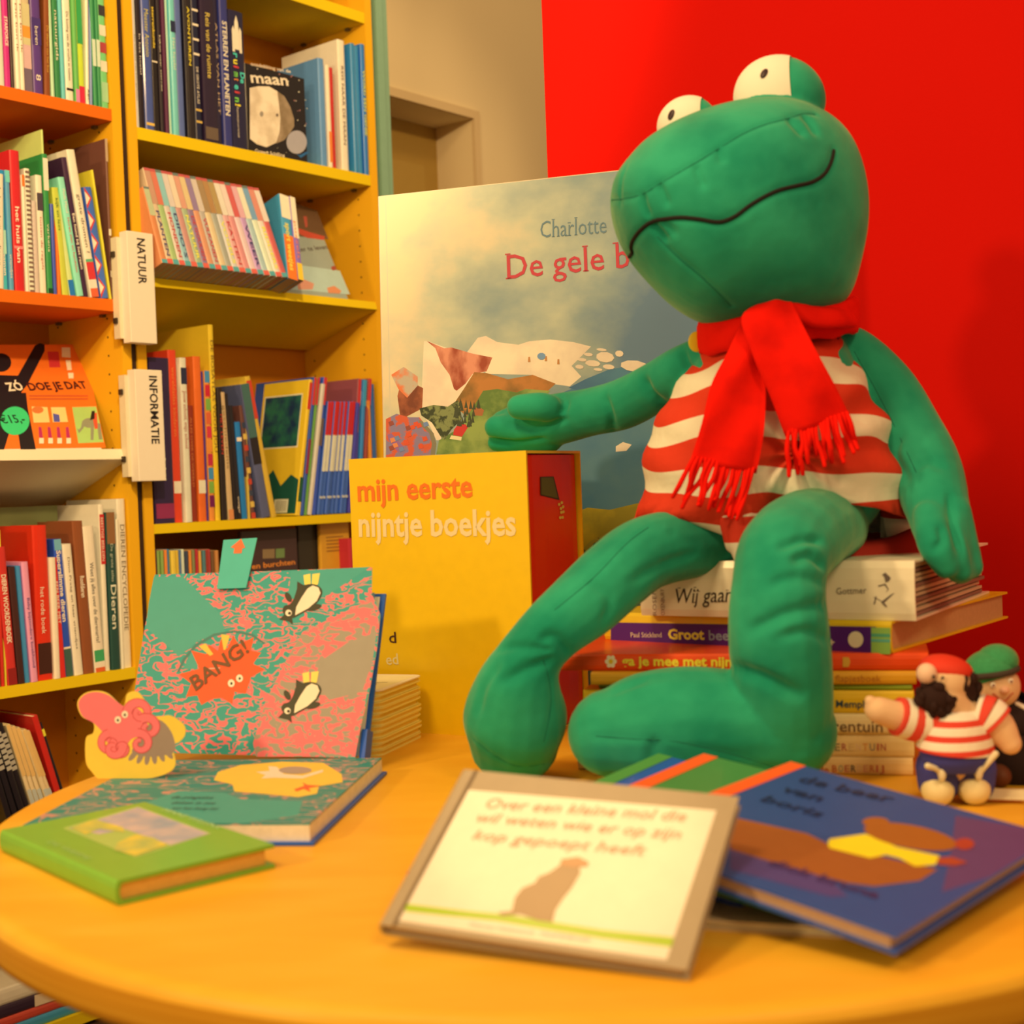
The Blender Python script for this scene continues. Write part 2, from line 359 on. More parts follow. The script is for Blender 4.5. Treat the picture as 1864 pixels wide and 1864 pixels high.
# ------------------------------------------------------------ rows of books
rt = random.Random(3)
def row(items, zs, smin, smax, place, group=None, depth=(.15, .21), t0=.0, ds=0.):
    n = len(items); last = -9
    for i, it in enumerate(items):
        bl, br, tl, ty, col, look = it[:6]; op = it[6] if len(it) > 6 else {}
        s0, s1 = s_at(bl, zs), s_at(br, zs)
        st_, zt = BC(tl, ty); s0 += ds; s1 += ds; st_ += ds
        s0 = max(smin, s0); s1 = min(smax, s1)
        a = math.atan2(st_ - s0, max(.05, zt - zs))
        if op.get('up') or abs(a) < .035: a = 0.
        w = max(.0035, (s1 - s0) * math.cos(a) - .0006); h = math.hypot(st_ - s0 if a else 0, zt - zs)
        t = t0 + op.get('t', rt.uniform(0, .008)); d = op.get('d', rt.uniform(*depth))
        ca, sa = math.cos(a), math.sin(a)
        ey = D1 * sa + Vector((0, 0, ca)); ez = D1 * ca - Vector((0, 0, sa))
        o = BW(s0, t, zs + .0004)
        if a > 0: o.z += w * sa + .0002
        op2 = {k_: v for k_, v in op.items() if k_ in ('spine_bands', 'spine_text', 'pages', 'soft', 'cov', 'rough')}
        if 'b' in op: op2['spine_bands'] = op['b']
        if 'x' in op: op2['spine_text'] = op['x']
        lab = look + ' ' + place
        book(MB(o, NB, ey, ez), d, h, w, col, lab, op.get('group', group), **op2)
CW = (250, 214, 150)
BLK = (30, 22, 20)
dash = lambda c, a, b, f=.35: [(a - (a - b) * i / 7., a - (a - b) * (i + .62) / 7., c) for i in range(7)]
def thin(c, a, b, n=7):                 # unreadable small print: a broken line down the spine
    return [(a - (a - b) * i / n, a - (a - b) * (i + .7) / n, c) for i in range(n)]
G1 = 'books in the top row, left bookcase'
row([(-8, 11, -12, -60, (226, 200, 170), 'lilac grey book', dict(x=[('wat kleur', (110, 80, 70), .8, .3, .35)])),
     (12, 23, 7, -50, (208, 40, 90), 'magenta book with white title', dict(x=[('STARFORCE', CW, .62, .36, .5, .02)])),
     (24, 30, 19, -40, (50, 26, 20), 'thin black book'),
     (31, 39, 27, -60, (250, 210, 150), 'cream book with brown title, left of its twin', dict(x=[('Dit ben ik', (150, 80, 40), .7, .3, .4)])),
     (40, 48, 36, -60, (250, 212, 156), 'cream book with brown title, right of its twin', dict(x=[('Dit ben ik', (150, 80, 40), .7, .3, .4)])),
     (49, 65, 46, -50, (214, 170, 100), 'book with orange and grey photo spine', dict(b=[(.0, .2, (120, 90, 80)), (.2, .4, (222, 160, 120)), (.4, .75, (214, 178, 100)), (.46, .56, (240, 140, 40))])),
     (66, 84, 63, -55, (92, 52, 90), 'purple book marked 8', dict(b=[(.4, .62, (72, 44, 80))], x=[('beren', CW, .55, .4, .35), ('8', CW, .16, .11, .5)])),
     (85, 96, 83, -40, (140, 64, 20), 'brown book with yellow title', dict(x=[('De dieren van het bos', (220, 150, 40), .6, .2, .35)])),
     (97, 104, 92, -50, (186, 196, 120), 'pale olive book'),
     (105, 115, 102, -50, (50, 116, 50), 'dark green book with white title', dict(x=[('natuurgids', CW, .7, .3, .5)])),
     (116, 124, 112, -50, (110, 180, 190), 'sky blue book'),
     (125, 139, 121, -50, (244, 206, 140), 'cream book with small black print', dict(b=[(.08, .1, BLK)], x=[('De koning van de vrucht in tuinen', (80, 60, 40), .7, .16, .3)])),
     (140, 148, 136, -50, (106, 160, 60), 'green book with pink foot', dict(b=[(0, .1, (230, 120, 120))])),
     (149, 160, 144, -40, (212, 210, 40), 'lime book with red foot', dict(b=[(0, .14, (226, 40, 50)), (.48, .9, (60, 150, 60))])),
     (161, 167, 158, -50, (244, 214, 160), 'cream book', dict(x=[('ABC', (50, 40, 30), .12, .02, .6)])),
     (168, 173, 165, -50, (130, 130, 130), 'thin grey book'),
     (174, 181, 170, -50, (54, 130, 60), 'green book with white edge, left of its twin', dict(b=[(.3, .5, (220, 210, 150))])),
     (182, 189, 178, -50, (54, 130, 60), 'green book with white edge, right of its twin', dict(b=[(.3, .5, (220, 210, 150))])),
     (190, 213, 186, -45, (126, 186, 90), 'wide light green picture book', dict(b=[(.05, .2, (170, 190, 110)), (.28, .36, (240, 200, 160)), (.42, .5, (180, 60, 50)), (.55, .63, (240, 200, 150)), (.7, .78, (60, 50, 40)), (.88, 1., (200, 210, 80))]))],
    ZA, -.5, -.0095, 'in the top row, left bookcase', G1)
G2 = 'books in the second row, left bookcase'
row([(-9, 9, -10, 315, (244, 208, 140), 'cream book with small print', dict(x=[('de boerderij en dieren', (90, 70, 50), .9, .2, .3)])),
     (10, 20, 5, 308, (70, 170, 196), 'turquoise book', dict(b=[(.85, 1, (40, 130, 170)), (.3, .5, (180, 210, 200))], x=[('samen', CW, .3, .12, .5, .02)])),
     (21, 30, 14, 309, (90, 146, 180), 'mid blue book', dict(b=[(.9, 1, (120, 190, 210))], x=[('vriendjes', CW, .3, .1, .5)])),
     (31, 49, 27, 273, (216, 34, 30), 'tall red dotted book', dict(up=1, b=[(.3, .32, (250, 120, 90))], x=[('het huis van', CW, .6, .2, .4, .02)])),
     (50, 56, 43, 318, (250, 206, 150), 'thin cream book with orange head', dict(b=[(.9, 1, (240, 110, 30))])),
     (57, 67, 51, 306, (236, 214, 176), 'white spiral bound book', dict(b=[(i / 26., i / 26. + .018, (130, 90, 60)) for i in range(26)])),
     (68, 77, 64, 365, (214, 170, 120), 'short beige book'),
     (78, 90, 74, 318, (246, 216, 160), 'cream book with red print', dict(b=[(.7, .85, (80, 60, 50))], x=[('tussen de regels', (190, 90, 60), .65, .2, .35)])),
     (91, 101, 81, 279, (50, 130, 50), 'green and white book', dict(b=[(.74, .97, (244, 220, 170)), (.0, .04, (20, 60, 30))], x=[('varkens', CW, .5, .3, .4)])),
     (102, 109, 95, 370, (70, 80, 130), 'short navy blue book'),
     (110, 117, 104, 372, (246, 104, 20), 'short orange book'),
     (118, 130, 98, 340, (204, 186, 50), 'olive yellow leaning book', dict(x=[('kijk en lees', (60, 100, 40), .9, .6, .4)])),
     (131, 142, 100, 345, (220, 210, 100), 'pale lime leaning book', dict(b=[(0, .15, (40, 110, 140))])),
     (143, 155, 107, 322, (150, 206, 206), 'light blue leaning book', dict(x=[('Paula Maud', CW, .9, .7, .4), ('Horen zien en handelen', (230, 70, 50), .66, .2, .35)])),
     (156, 166, 116, 285, (66, 30, 44), 'dark aubergine leaning book', dict(x=[('Een hond bij het raam', CW, .6, .2, .45, .02)])),
     (167, 182, 122, 272, (246, 210, 150), 'thick cream leaning book with question mark', dict(b=[(0, .06, (232, 90, 40)), (.06, .12, (240, 200, 160)), (.12, .24, (220, 50, 40)), (.24, .26, (100, 160, 90))], x=[('grote dromen ?', (110, 90, 60), .7, .3, .4)])),
     (186, 201, 154, 340, (70, 100, 150), 'blue leaning book with red and white zigzag', dict(zig=1)),
     (202, 206, 168, 309, (240, 196, 40), 'thin yellow leaning book'),
     (207, 212, 197, 252, (120, 66, 40), 'tall brown book against the side panel', dict(up=1, b=[(.86, 1, (200, 150, 90)), (.4, .44, CW), (.14, .18, CW)]))],
    ZB, -.5, -.0095, 'in the second row, left bookcase', G2)
# zigzag down the blue leaning book
for o in list(COL.objects):
    if o.get('label', '').startswith('blue leaning book with red and white zigzag'):
        me = [c for c in o.children if c.name.startswith('cover')][0].data
        hh = max(v.co.y for v in me.vertices); tt = max(v.co.z for v in me.vertices); pl = []
        for i in range(5):
            y = hh * i / 5.
            pl.append(((220, 60, 40), [(0, y), (tt * .75, y + hh * .1), (0, y + hh * .2)])); pl.append(((250, 214, 160), [(0, y + .008), (tt * .55, y + hh * .1), (0, y + hh * .2 - .008)]))
        polys('spine_print', o, pl, 'x', 0, sign=-1)
# lime folder behind the second row
o = BW(s_at(58, ZB, .09), .03, ZB)
book(MB(o, NB, Vector((0, 0, 1)), D1), .2, .325, .004, (214, 206, 90), 'lime green folder standing tall behind the second row of the left bookcase', None, name='folder', cat='folder')
# fourth row, animal books
G4 = 'animal books in the fourth row, left bookcase'
row([(-20, 18, -30, 1000, (120, 80, 40), 'wide brown photo book', dict(b=[(.0, .3, (110, 100, 40)), (.3, .6, (90, 60, 20)), (.88, 1, (200, 180, 120))], x=[('dieren', CW, .3, .1, .2)])),
     (19, 26, 0, 948, (216, 42, 22), 'thin red book'), (27, 30, 8, 965, (240, 196, 40), 'very thin yellow book'),
     (31, 48, 8, 996, (214, 46, 30), 'red dictionary with white title', dict(x=[('DIEREN WOORDENBOEK', CW, .8, .3, .5, .02)], b=[(.0, .12, (150, 30, 20))])),
     (49, 61, 30, 1032, (70, 30, 20), 'dark red photo book'),
     (62, 71, 44, 1030, (70, 130, 156), 'steel blue book'),
     (72, 84, 53, 1023, (240, 140, 130), 'pink book', dict(x=[('Baby bijzondere boekhond', (90, 60, 90), .7, .12, .4)])),
     (86, 112, 84, 956, (226, 44, 14), 'large red book with a seal on the cover', dict(up=1, b=[(0.04, .24, (70, 30, 16))], x=[('het rode boek', CW, .6, .3, .3)])),
     (113, 124, 97, 1015, (250, 206, 140), 'white book with page edges outward', dict()),
     (125, 135, 108, 1015, (224, 40, 24), 'red book with white title', dict(x=[('EEN BEER MET', CW, .8, .45, .5)])),
     (136, 150, 113, 982, (44, 76, 150), 'dark blue book titled Superslimme dieren', dict(b=[(.0, .2, (70, 90, 60)), (.2, .215, CW), (.92, 1, (120, 160, 190))], x=[('Superslimme dieren', CW, .92, .4, .55, .03)])),
     (151, 167, 128, 991, (248, 216, 156), 'white book with a row of small print', dict(x=[('Dino Praag en haar vriendjes', (120, 90, 60), .9, .2, .25)])),
     (168, 187, 146, 949, (150, 72, 28), 'reddish brown book titled Roofdieren', dict(x=[('Roofdieren', CW, .64, .5, .4, .02)])),
     (188, 207, 165, 958, (250, 214, 150), 'cream book titled alles over de dierenarts', dict(b=[(0, .03, (232, 90, 30)), (.03, .07, CW), (.07, .15, (70, 150, 70))], x=[('Weet jij alles over de dierenarts?', (90, 80, 60), .75, .2, .36)])),
     (208, 217, 190, 918, (246, 208, 140), 'thin cream book with red BEESTIGE BEELDEN head', dict(b=[(.64, .94, (210, 40, 30))], x=[('BEESTIGE BEELDEN', CW, .92, .66, .5)])),
     (218, 234, 199, 933, (36, 66, 44), 'dark green book titled Dieren', dict(b=[(.8, 1, (150, 90, 40))], x=[('Dieren', (236, 220, 160), .54, .26, .6, .01), ('De grote atlas', (200, 180, 120), .8, .56, .3)])),
     (235, 240, 221, 945, (244, 206, 150), 'very thin white book'),
     (241, 256, 227, 908, (247, 212, 140), 'thick cream book titled DIEREN ENCYCLOPEDIE', dict(up=1, x=[('DIEREN ENCYCLOPEDIE', (130, 100, 60), .85, .22, .5)]))],
    ZD, -.55, -.0095, 'in the fourth row, left bookcase', G4, ds=-.0145)
def standing(px_bl, px_br, ytop, col, label, t, th, zs, tilt=0., s=None, h=None, **kw):
    """face-out book leaning on the shelf; cover towards the room"""
    s0, s1 = s or (s_at(px_bl, zs, t), s_at(px_br, zs, t))
    a = math.radians(tilt); up = Vector((0, 0, math.cos(a))) + NB * math.sin(a)
    if h is None: h = (BC((px_bl + px_br) / 2, ytop, t)[1] - zs) / math.cos(a)
    ez = -(NB * math.cos(a) - Vector((0, 0, math.sin(a))))
    M = MB(BW(s0, t, zs + .0004) - ez * th, D1, up, ez)
    return book(M, s1 - s0, h, th, col, label, **kw), M, (s1 - s0, h, th)
def fitpx(M, th, pl):
    return [(c, [onplane(x, y, M, th) for x, y in pts]) for c, pts in pl]
def px2(sc, ox, oy, pts): return [(x / sc + ox, y / sc + oy) for x, y in pts]
standing(48, 188, 912, (110, 100, 44), 'green landscape book standing at the back of the fourth row, left bookcase', .13, .006, ZD + .0, s=(-.37, -.09), h=.335)
# display shelf: orange face-out book
def tilted(z, deg, t=.0):
    a = math.radians(deg); fwd = NB * math.cos(a) - Vector((0, 0, math.sin(a))); up = Vector((0, 0, math.cos(a))) + NB * math.sin(a)
    return fwd, up
fw, up = tilted(ZC, 20)
sR = BC(197, 818)[0]; wZ = .30
M = MB(BW(sR - wZ, .016, ZC - .004), D1, (up * .985 + fw * .12).normalized(), Vector((0, 0, 1)))
ey = (up * .97 + fw * .24).normalized(); ez = D1.cross(ey).normalized()
M = MB(BW(sR - wZ, .03, ZC - .006), D1, ey, ez)
hZ = .25
B = book(M, wZ, hZ, .010, (250, 208, 140), 'orange face-out book ZÓ DOE JE DAT on the cream display shelf', art=1)
zz = lambda pts: pts
q4 = lambda pts: [(x / 4., y / 4. + 440) for x, y in pts]
Z = [((246, 106, 22), q4([(-260, 750), (-30, 750), (605, 748), (770, 1500), (-300, 1515)])),
     (BLK, q4([(290, 738), (325, 750), (325, 795), (200, 1040), (130, 1130), (-60, 1130), (-30, 970), (130, 975), (255, 755)])),
     (BLK, q4(ell(10, 880, 72, 68))), (BLK, q4([(-60, 1100), (190, 1100), (200, 1200), (262, 1514), (150, 1514), (110, 1250), (30, 1514), (-60, 1514)])),
     ((214, 50, 40), q4([(345, 800), (425, 800), (440, 915), (360, 915)])),
     (CW, q4([(450, 770), (510, 770), (515, 845), (450, 840)])), (CW, q4([(478, 862), (515, 862), (522, 935), (490, 935)])), (CW, q4([(495, 955), (535, 955), (535, 995), (500, 995)])),
     ((246, 190, 90), q4([(230, 1200), (345, 1205), (362, 1315), (245, 1318)])), ((246, 190, 90), q4([(370, 1205), (475, 1205), (495, 1312), (385, 1315)])),
     ((222, 110, 40), q4(ell(275, 1225, 42, 26))), ((90, 80, 120), q4([(385, 1250), (430, 1260), (438, 1312), (392, 1312)])),
     ((176, 190, 80), q4([(525, 1205), (700, 1200), (755, 1460), (570, 1468)])), ((150, 134, 84), q4(ell(650, 1320, 52, 36))), ((150, 134, 84), q4([(660, 1330), (685, 1330), (680, 1445), (660, 1445)])), ((150, 134, 84), q4([(705, 1320), (730, 1325), (745, 1440), (720, 1440)])), ((150, 134, 84), q4([(560, 1360), (575, 1395), (605, 1360), (625, 1320), (600, 1300), (590, 1350), (575, 1370)])), ((226, 80, 40), q4([(668, 1250), (705, 1245), (712, 1360), (690, 1365)])), (BLK, q4([(668, 1232), (690, 1232), (688, 1290), (655, 1300)])),
     ] + [((190, 40, 70), q4([(280 + 66 * i, 1350), (300 + 66 * i, 1350), (312 + 66 * i, 1430), (285 + 66 * i, 1425)])) for i in range(4)] + [(CW, q4([(285 + 66 * i, 1430), (318 + 66 * i, 1430), (318 + 66 * i, 1470), (285 + 66 * i, 1470)])) for i in range(4)] + \
    [((200, 80, 30), q4([(210, 1118 + 22 * i), (640, 1118 + 22 * i), (640, 1128 + 22 * i), (212, 1128 + 22 * i)])) for i in range(2)] + \
    [((60, 190, 90), q4(ell(108, 1305, 106, 104, 32)))]
polys('cover_print', B, fitpx(M, .010, Z), off=.010)
def ptext(R, M, z, s, p0, p1, cap_px, color, bold=0., shear=0., k=1.12, name='lettering', rough=.45, serif=False):
    """text on a face of a placed thing, baseline from p0 to p1 as seen in the photo"""
    a = Vector((*onplane(*p0, M, z), z + .0006)); b = Vector((*onplane(*p1, M, z), z + .0006)); c = Vector((*onplane(p0[0], p0[1] - cap_px, M, z), z + .0006))
    du = b - a; n = Vector((0, 0, 1)); dv = n.cross(du).normalized()
    return text(R, s, a, du, dv, du.length, abs((c - a).dot(dv)), color, bold, shear, name, k, rough=rough, serif=serif)
ptext(B, M, .0100, 'ZÓ', (15, 712), (44, 710), 15, CW, .03)
ptext(B, M, .0100, 'DOE JE DAT', (54, 711), (160, 707), 14, (70, 20, 16), .03)
ptext(B, M, .0104, '€15,-', (3, 771), (47, 769), 15, (20, 40, 20), .01)
# fifth row, partly below the table edge
G5 = 'books in the fifth row, left bookcase'
it = [(-10 + 12 * i, 1 + 12 * i, -38 + 12 * i, 1312 + 3 * i, (34, 24, 22), 'black paperback with pale dashes, %s of the four,' % n, dict(b=thin((190, 160, 110), .9, .5), x=[])) for i, n in enumerate(('leftmost', 'second', 'third', 'rightmost'))]
it += [(39 + 9 * i, 47 + 9 * i, 14 + 9 * i, 1322 + 3 * i, (244, 190, 110), 'cream and orange paperback, %s of the five,' % n, dict(b=[(.45, 1, (240, 172, 80)), (.1, .3, (200, 180, 130))])) for i, n in enumerate(('leftmost', 'second', 'middle', 'fourth', 'rightmost'))]
it += [(85, 96, 60, 1306, (206, 36, 20), 'thick red paperback'), (97, 103, 74, 1318, (40, 30, 26), 'thin black book with yellow spot', dict(b=[(.85, .93, (240, 200, 40))], x=[]))]
row([tuple([a + 28, b + 28] + list(r)) for a, b, *r in it], ZE + .06, -.5, -.0095, 'in the fifth row, left bookcase', G5)
# flat stack low down
for i, (s0, s1, zz_, th, c, l, b) in enumerate([(-.46, -.16, ZF, .02, (70, 140, 140), 'teal book at the bottom of the low flat stack in the left bookcase', []),
        (-.45, -.18, ZF + .0205, .018, (214, 70, 40), 'red book lying second from bottom in the low flat stack', []),
        (-.47, -.17, ZF + .039, .024, (60, 36, 40), 'dark brown book lying in the middle of the low flat stack', [(.1, .3, (240, 190, 120))]),
        (-.47, -.18, ZF + .0635, .032, (244, 204, 150), 'thick cream book lying on top of the low flat stack', [(.6, .8, (140, 150, 90))])]):
    book(MB(BW(s1, .01, zz_), NB, -D1, Vector((0, 0, 1))), .2, s1 - s0, th, c, l, 'lying books at the bottom of the left bookcase', spine_bands=b)
Bz, Mz, dz = standing(0, 10, 0, (240, 206, 150), 'face-out zebra striped book behind the low flat stack', .222, .008, ZF, s=(-.50, -.19), h=.165)
polys('cover_print', Bz, [((60, 36, 24), [(dz[0] * .05, dz[1] * (.1 + .06 * i)), (dz[0] * .5, dz[1] * (.16 + .06 * i)), (dz[0] * .95, dz[1] * (.1 + .06 * i)), (dz[0] * .95, dz[1] * (.125 + .06 * i)), (dz[0] * .5, dz[1] * (.19 + .06 * i)), (dz[0] * .05, dz[1] * (.125 + .06 * i))]) for i in range(12)], off=.008)
# ---- middle bookcase, first row (space books)
L2 = .0515; R2 = .7215
row([(249, 257, 243, -10, (214, 184, 140), 'greyish cream book', dict(x=[('De wereld van het geheim', (120, 100, 70), .7, .2, .3)])),
     (258, 267, 252, -12, (34, 20, 22), 'black book with white publisher mark', dict(x=[('In het heelal', (230, 190, 140), .7, .4, .35)])),
     (268, 284, 262, -20, (74, 80, 110), 'slate blue book with golden title', dict(b=[(.03, .05, (236, 170, 60))], x=[('Meester Antonio', (220, 180, 60), .86, .52, .5)])),
     (285, 296, 280, -14, (34, 24, 20), 'black book with yellow dots', dict(x=[('sterrenkunde', (240, 180, 40), .9, .6, .4, .02)], b=[(.5, .51, CW)])),
     (297, 304, 291, -12, (40, 26, 26), 'thin black book', dict(x=[('kijken naar sterren', CW, .7, .3, .35)])),
     (305, 312, 300, -16, (90, 30, 46), 'maroon book'),
     (313, 318, 309, -12, (190, 230, 180), 'thin pale mint book'),
     (319, 329, 314, -14, (120, 180, 190), 'light cyan book', dict(b=[(.72, .8, (40, 40, 50))], x=[('Het heelal', (230, 220, 170), .68, .46, .5)])),
     (330, 342, 326, -14, (96, 100, 120), 'dusty blue grey book'),
     (344, 349, 339, -12, (26, 20, 24), 'very thin black book'),
     (350, 361, 344, -16, (40, 28, 24), 'black book with yellow capitals', dict(x=[('AVONTUREN', (240, 190, 40), .9, .5, .4, .02)])),
     (362, 374, 354, -14, (26, 26, 40), 'navy black book with white star dots', dict(b=[(.88 - .1 * i, .895 - .1 * i, CW) for i in range(4)] + [(.2, .215, (220, 160, 60)), (.12, .135, (220, 160, 60))], x=[('DE GROTE ATLAS', CW, .5, .25, .35)])),
     (376, 401, 372, -20, (44, 26, 36), 'thick aubergine book titled ruimte', dict(b=[(.02, .1, (110, 80, 50))], x=[('Reis van de ruimte', (220, 170, 60), .85, .42, .34, .01)])),
     (402, 410, 398, -14, (40, 28, 40), 'dark plum book', dict(x=[('ATLAS VAN HET', (200, 150, 90), .8, .2, .5)])),
     (411, 426, 405, -12, (52, 50, 86), 'midnight blue book titled STERREN EN PLANETEN', dict(x=[('STERREN EN PLANETEN', (246, 220, 180), .82, .2, .55, .02)])),
     (428, 455, 426, 18, (34, 28, 44), 'thick dark boxed book with white rocket', dict(up=1, rocket=1))],
    Z1, L2, R2, 'in the first row, middle bookcase', 'space books in the first row, middle bookcase')
for o in list(COL.objects):
    if 'white rocket' in o.get('label', ''):
        me = [c for c in o.children if c.name.startswith('cover')][0].data
        h = max(v.co.y for v in me.vertices); t = max(v.co.z for v in me.vertices)
        g = lambda pts: [(a * t, b * h) for a, b in pts]
        polys('spine_print', o, [((246, 220, 190), g([(.5, .97), (.62, .92), (.66, .84), (.66, .72), (.34, .72), (.34, .84), (.38, .92)])),
              ((246, 220, 190), g([(.18, .86), (.28, .89), (.34, .86), (.34, .7), (.18, .7)])), ((246, 220, 190), g([(.66, .86), (.72, .89), (.82, .86), (.82, .7), (.66, .7)]))], 'x', 0, sign=-1)
        y = .69
        for i, (ch, c) in enumerate(zip('ruimtein!', [(80, 190, 220), (246, 200, 40), (220, 60, 50), (130, 190, 60), (240, 130, 40), (80, 190, 220), (220, 60, 50), (130, 190, 60), (246, 200, 40)])):
            text(o, ch, (-.0012, (y - i * .046) * h, t * .2), (0, -1, 0), (0, 0, 1), .034 * h if ch not in 'it!' else .016 * h, t * .36, c, .03, name='spine_lettering')
        text(o, 'De', (-.0012, .56 * h, t * .62), (0, -1, 0), (0, 0, 1), .08 * h, t * .3, (80, 190, 220), .03, name='spine_lettering')
        text(o, 'De grootste gids voor het heelal', (-.0012, .3 * h, t * .3), (0, -1, 0), (0, 0, 1), .22 * h, t * .12, CW, name='spine_lettering')
# moon book, face-out
s0, s1 = s_at(440, Z1, .004), s_at(566, Z1, .004)
s0 = s_at(457, Z1, .004)
Bm, Mm, dm = standing(0, 0, 0, (30, 22, 20), 'black face-out book with a large moon titled maan', .016, .012, Z1, s=(s0, s1), h=.198, k=1.1)
q5 = lambda pts: [(x / 4. + 230, y / 4.) for x, y in pts]
moonm = m_two('moon_surface', (214, 170, 110), (252, 206, 146), 22., .35, .6, .6)
moond = m_two('moon_shadow_side', (140, 104, 60), (176, 134, 84), 24., .35, .6, .6)
pl = [(moonm, q5([(898, 640), (960, 628), (1040, 630), (1100, 665), (1120, 760), (1130, 860), (1120, 960), (1090, 1040), (1020, 1072), (950, 1050), (900, 1010)])),
      (moond, q5([(1100, 665), (1150, 700), (1195, 780), (1222, 870), (1222, 920), (1190, 970), (1150, 1020), (1090, 1045), (1115, 960), (1122, 860), (1108, 740)])),
      ((160, 130, 90), q5(ell(985, 830, 14, 20))), ((120, 90, 60), q5(ell(1098, 838, 10, 12))),
      ((176, 150, 120), q5(ell(1240, 1035, 74, 85, 28))), ((40, 90, 110), q5([(1240, 1120), (1270, 1150), (1330, 1110), (1310, 1105), (1262, 1130)]))]
rr = random.Random(5)
for i in range(60):
    x, y = rr.uniform(900, 1325), rr.uniform(500, 1140)
    if (x - 1010) ** 2 / 225 ** 2 + (y - 850) ** 2 / 235 ** 2 < 1 or (x - 1240) ** 2 + (y - 1035) ** 2 < 90 ** 2: continue
    r = rr.uniform(2, 5.5); pl.append((rr.choice([(230, 190, 130), (200, 120, 90), (240, 220, 170)]), q5(ell(x, y, r, r, 6))))
polys('cover_print', Bm, fitpx(Mm, dm[2], pl), off=dm[2], step=.00012)
ptext(Bm, Mm, dm[2], 'ontdekking van de', (456, 119), (529, 133), 6, CW, .01)
ptext(Bm, Mm, dm[2], 'maan', (457, 150), (525, 156), 20, (252, 226, 180), .02)
ptext(Bm, Mm, dm[2], 'Govert Schilling', (464, 277), (518, 286), 6, CW, .01)
row([(590, 601, 583, 104, (100, 132, 160), 'light blue astronaut book', dict(up=1, d=.17)),
     (602, 608, 596, 118, (246, 200, 130), 'thin white and orange book', dict(up=1, b=[(.05, .35, (240, 120, 40))], x=[])),
     (610, 617, 602, 121, (208, 40, 30), 'thin red book', dict(up=1)),
     (627, 640, 624, 72, (246, 204, 160), 'large white illustrated book', dict(up=1, d=.2, x=[('REIS NAAR DE MAAN', (90, 60, 50), .8, .2, .35)])),
     (648, 656, 645, 80, (54, 120, 130), 'dark teal book, the left one of two,', dict(up=1)),
     (657, 665, 653, 84, (60, 130, 140), 'lighter teal book, right one of two,', dict(up=1)),
     (667, 677, 661, 80, (50, 110, 160), 'blue book titled WORD EEN GENIE', dict(up=1, x=[('WORD EEN GENIE', (222, 200, 60), .8, .3, .5, .02)]))],
    Z1, L2, R2, 'at the right of row one, middle bookcase', 'space books in the first row, middle bookcase')
box_ = book(MB(BW(.58, .03, Z0 + .0004), NB, Vector((0, 0, 1)), D1), .15, .2, .03, (200, 130, 90), 'brown spined book on the topmost shelf of the middle bookcase')
# ---- second row: paperbacks on the slanted shelf, overhanging its front edge
a17 = math.radians(17); fw = NB * math.cos(a17) - Vector((0, 0, math.sin(a17))); up = NB * math.sin(a17) + Vector((0, 0, math.cos(a17)))
cols = [((222, 110, 50), (190, 190, 120)), ((226, 180, 120), (200, 130, 90)), ((150, 180, 90), (226, 90, 60)), ((220, 190, 150), (120, 190, 190)), ((120, 180, 190), (230, 200, 160)), ((200, 120, 100), (250, 210, 150)),
        ((150, 170, 110), (230, 140, 100)), ((120, 90, 120), (236, 190, 110)), ((226, 130, 80), (130, 100, 130)), ((176, 160, 130), (220, 190, 150)), ((232, 190, 120), (150, 110, 60)), ((150, 150, 120), (170, 110, 50)), ((214, 200, 170), (170, 130, 60)),
        ((230, 150, 130), (246, 220, 180)), ((226, 120, 110), (250, 210, 170)), ((240, 190, 170), (220, 60, 60)), ((190, 130, 170), (240, 160, 150)), ((160, 190, 220), (250, 230, 200)), ((230, 230, 220), (90, 150, 200)), ((246, 214, 180), (230, 120, 90)), ((210, 60, 60), (250, 214, 180))]
words = ['', 'PLANTEN', '', 'HONDEN', 'DINO`S', '', 'NATUUR', 'DE GOUDEN', '', 'VULKANEN', '', '', 'VOGELS', 'KATTEN', '', '', 'WEER', '', '', 'RIDDERS', '']
ordn = ['first', 'second', 'third', 'fourth', 'fifth', 'sixth', 'seventh', 'eighth', 'ninth', 'tenth', 'eleventh', 'twelfth', 'thirteenth', 'fourteenth', 'fifteenth', 'sixteenth', 'seventeenth', 'eighteenth', 'nineteenth', 'twentieth', 'last']
ov = .068
E0 = BW(0, .002, Z2) - fw * ov
def slot(px, py):                      # sight line meets the spine plane of the tilted row -> local (s, h)
    M = MB(E0, D1, up, D1.cross(up)); return onplane(px, py, M)
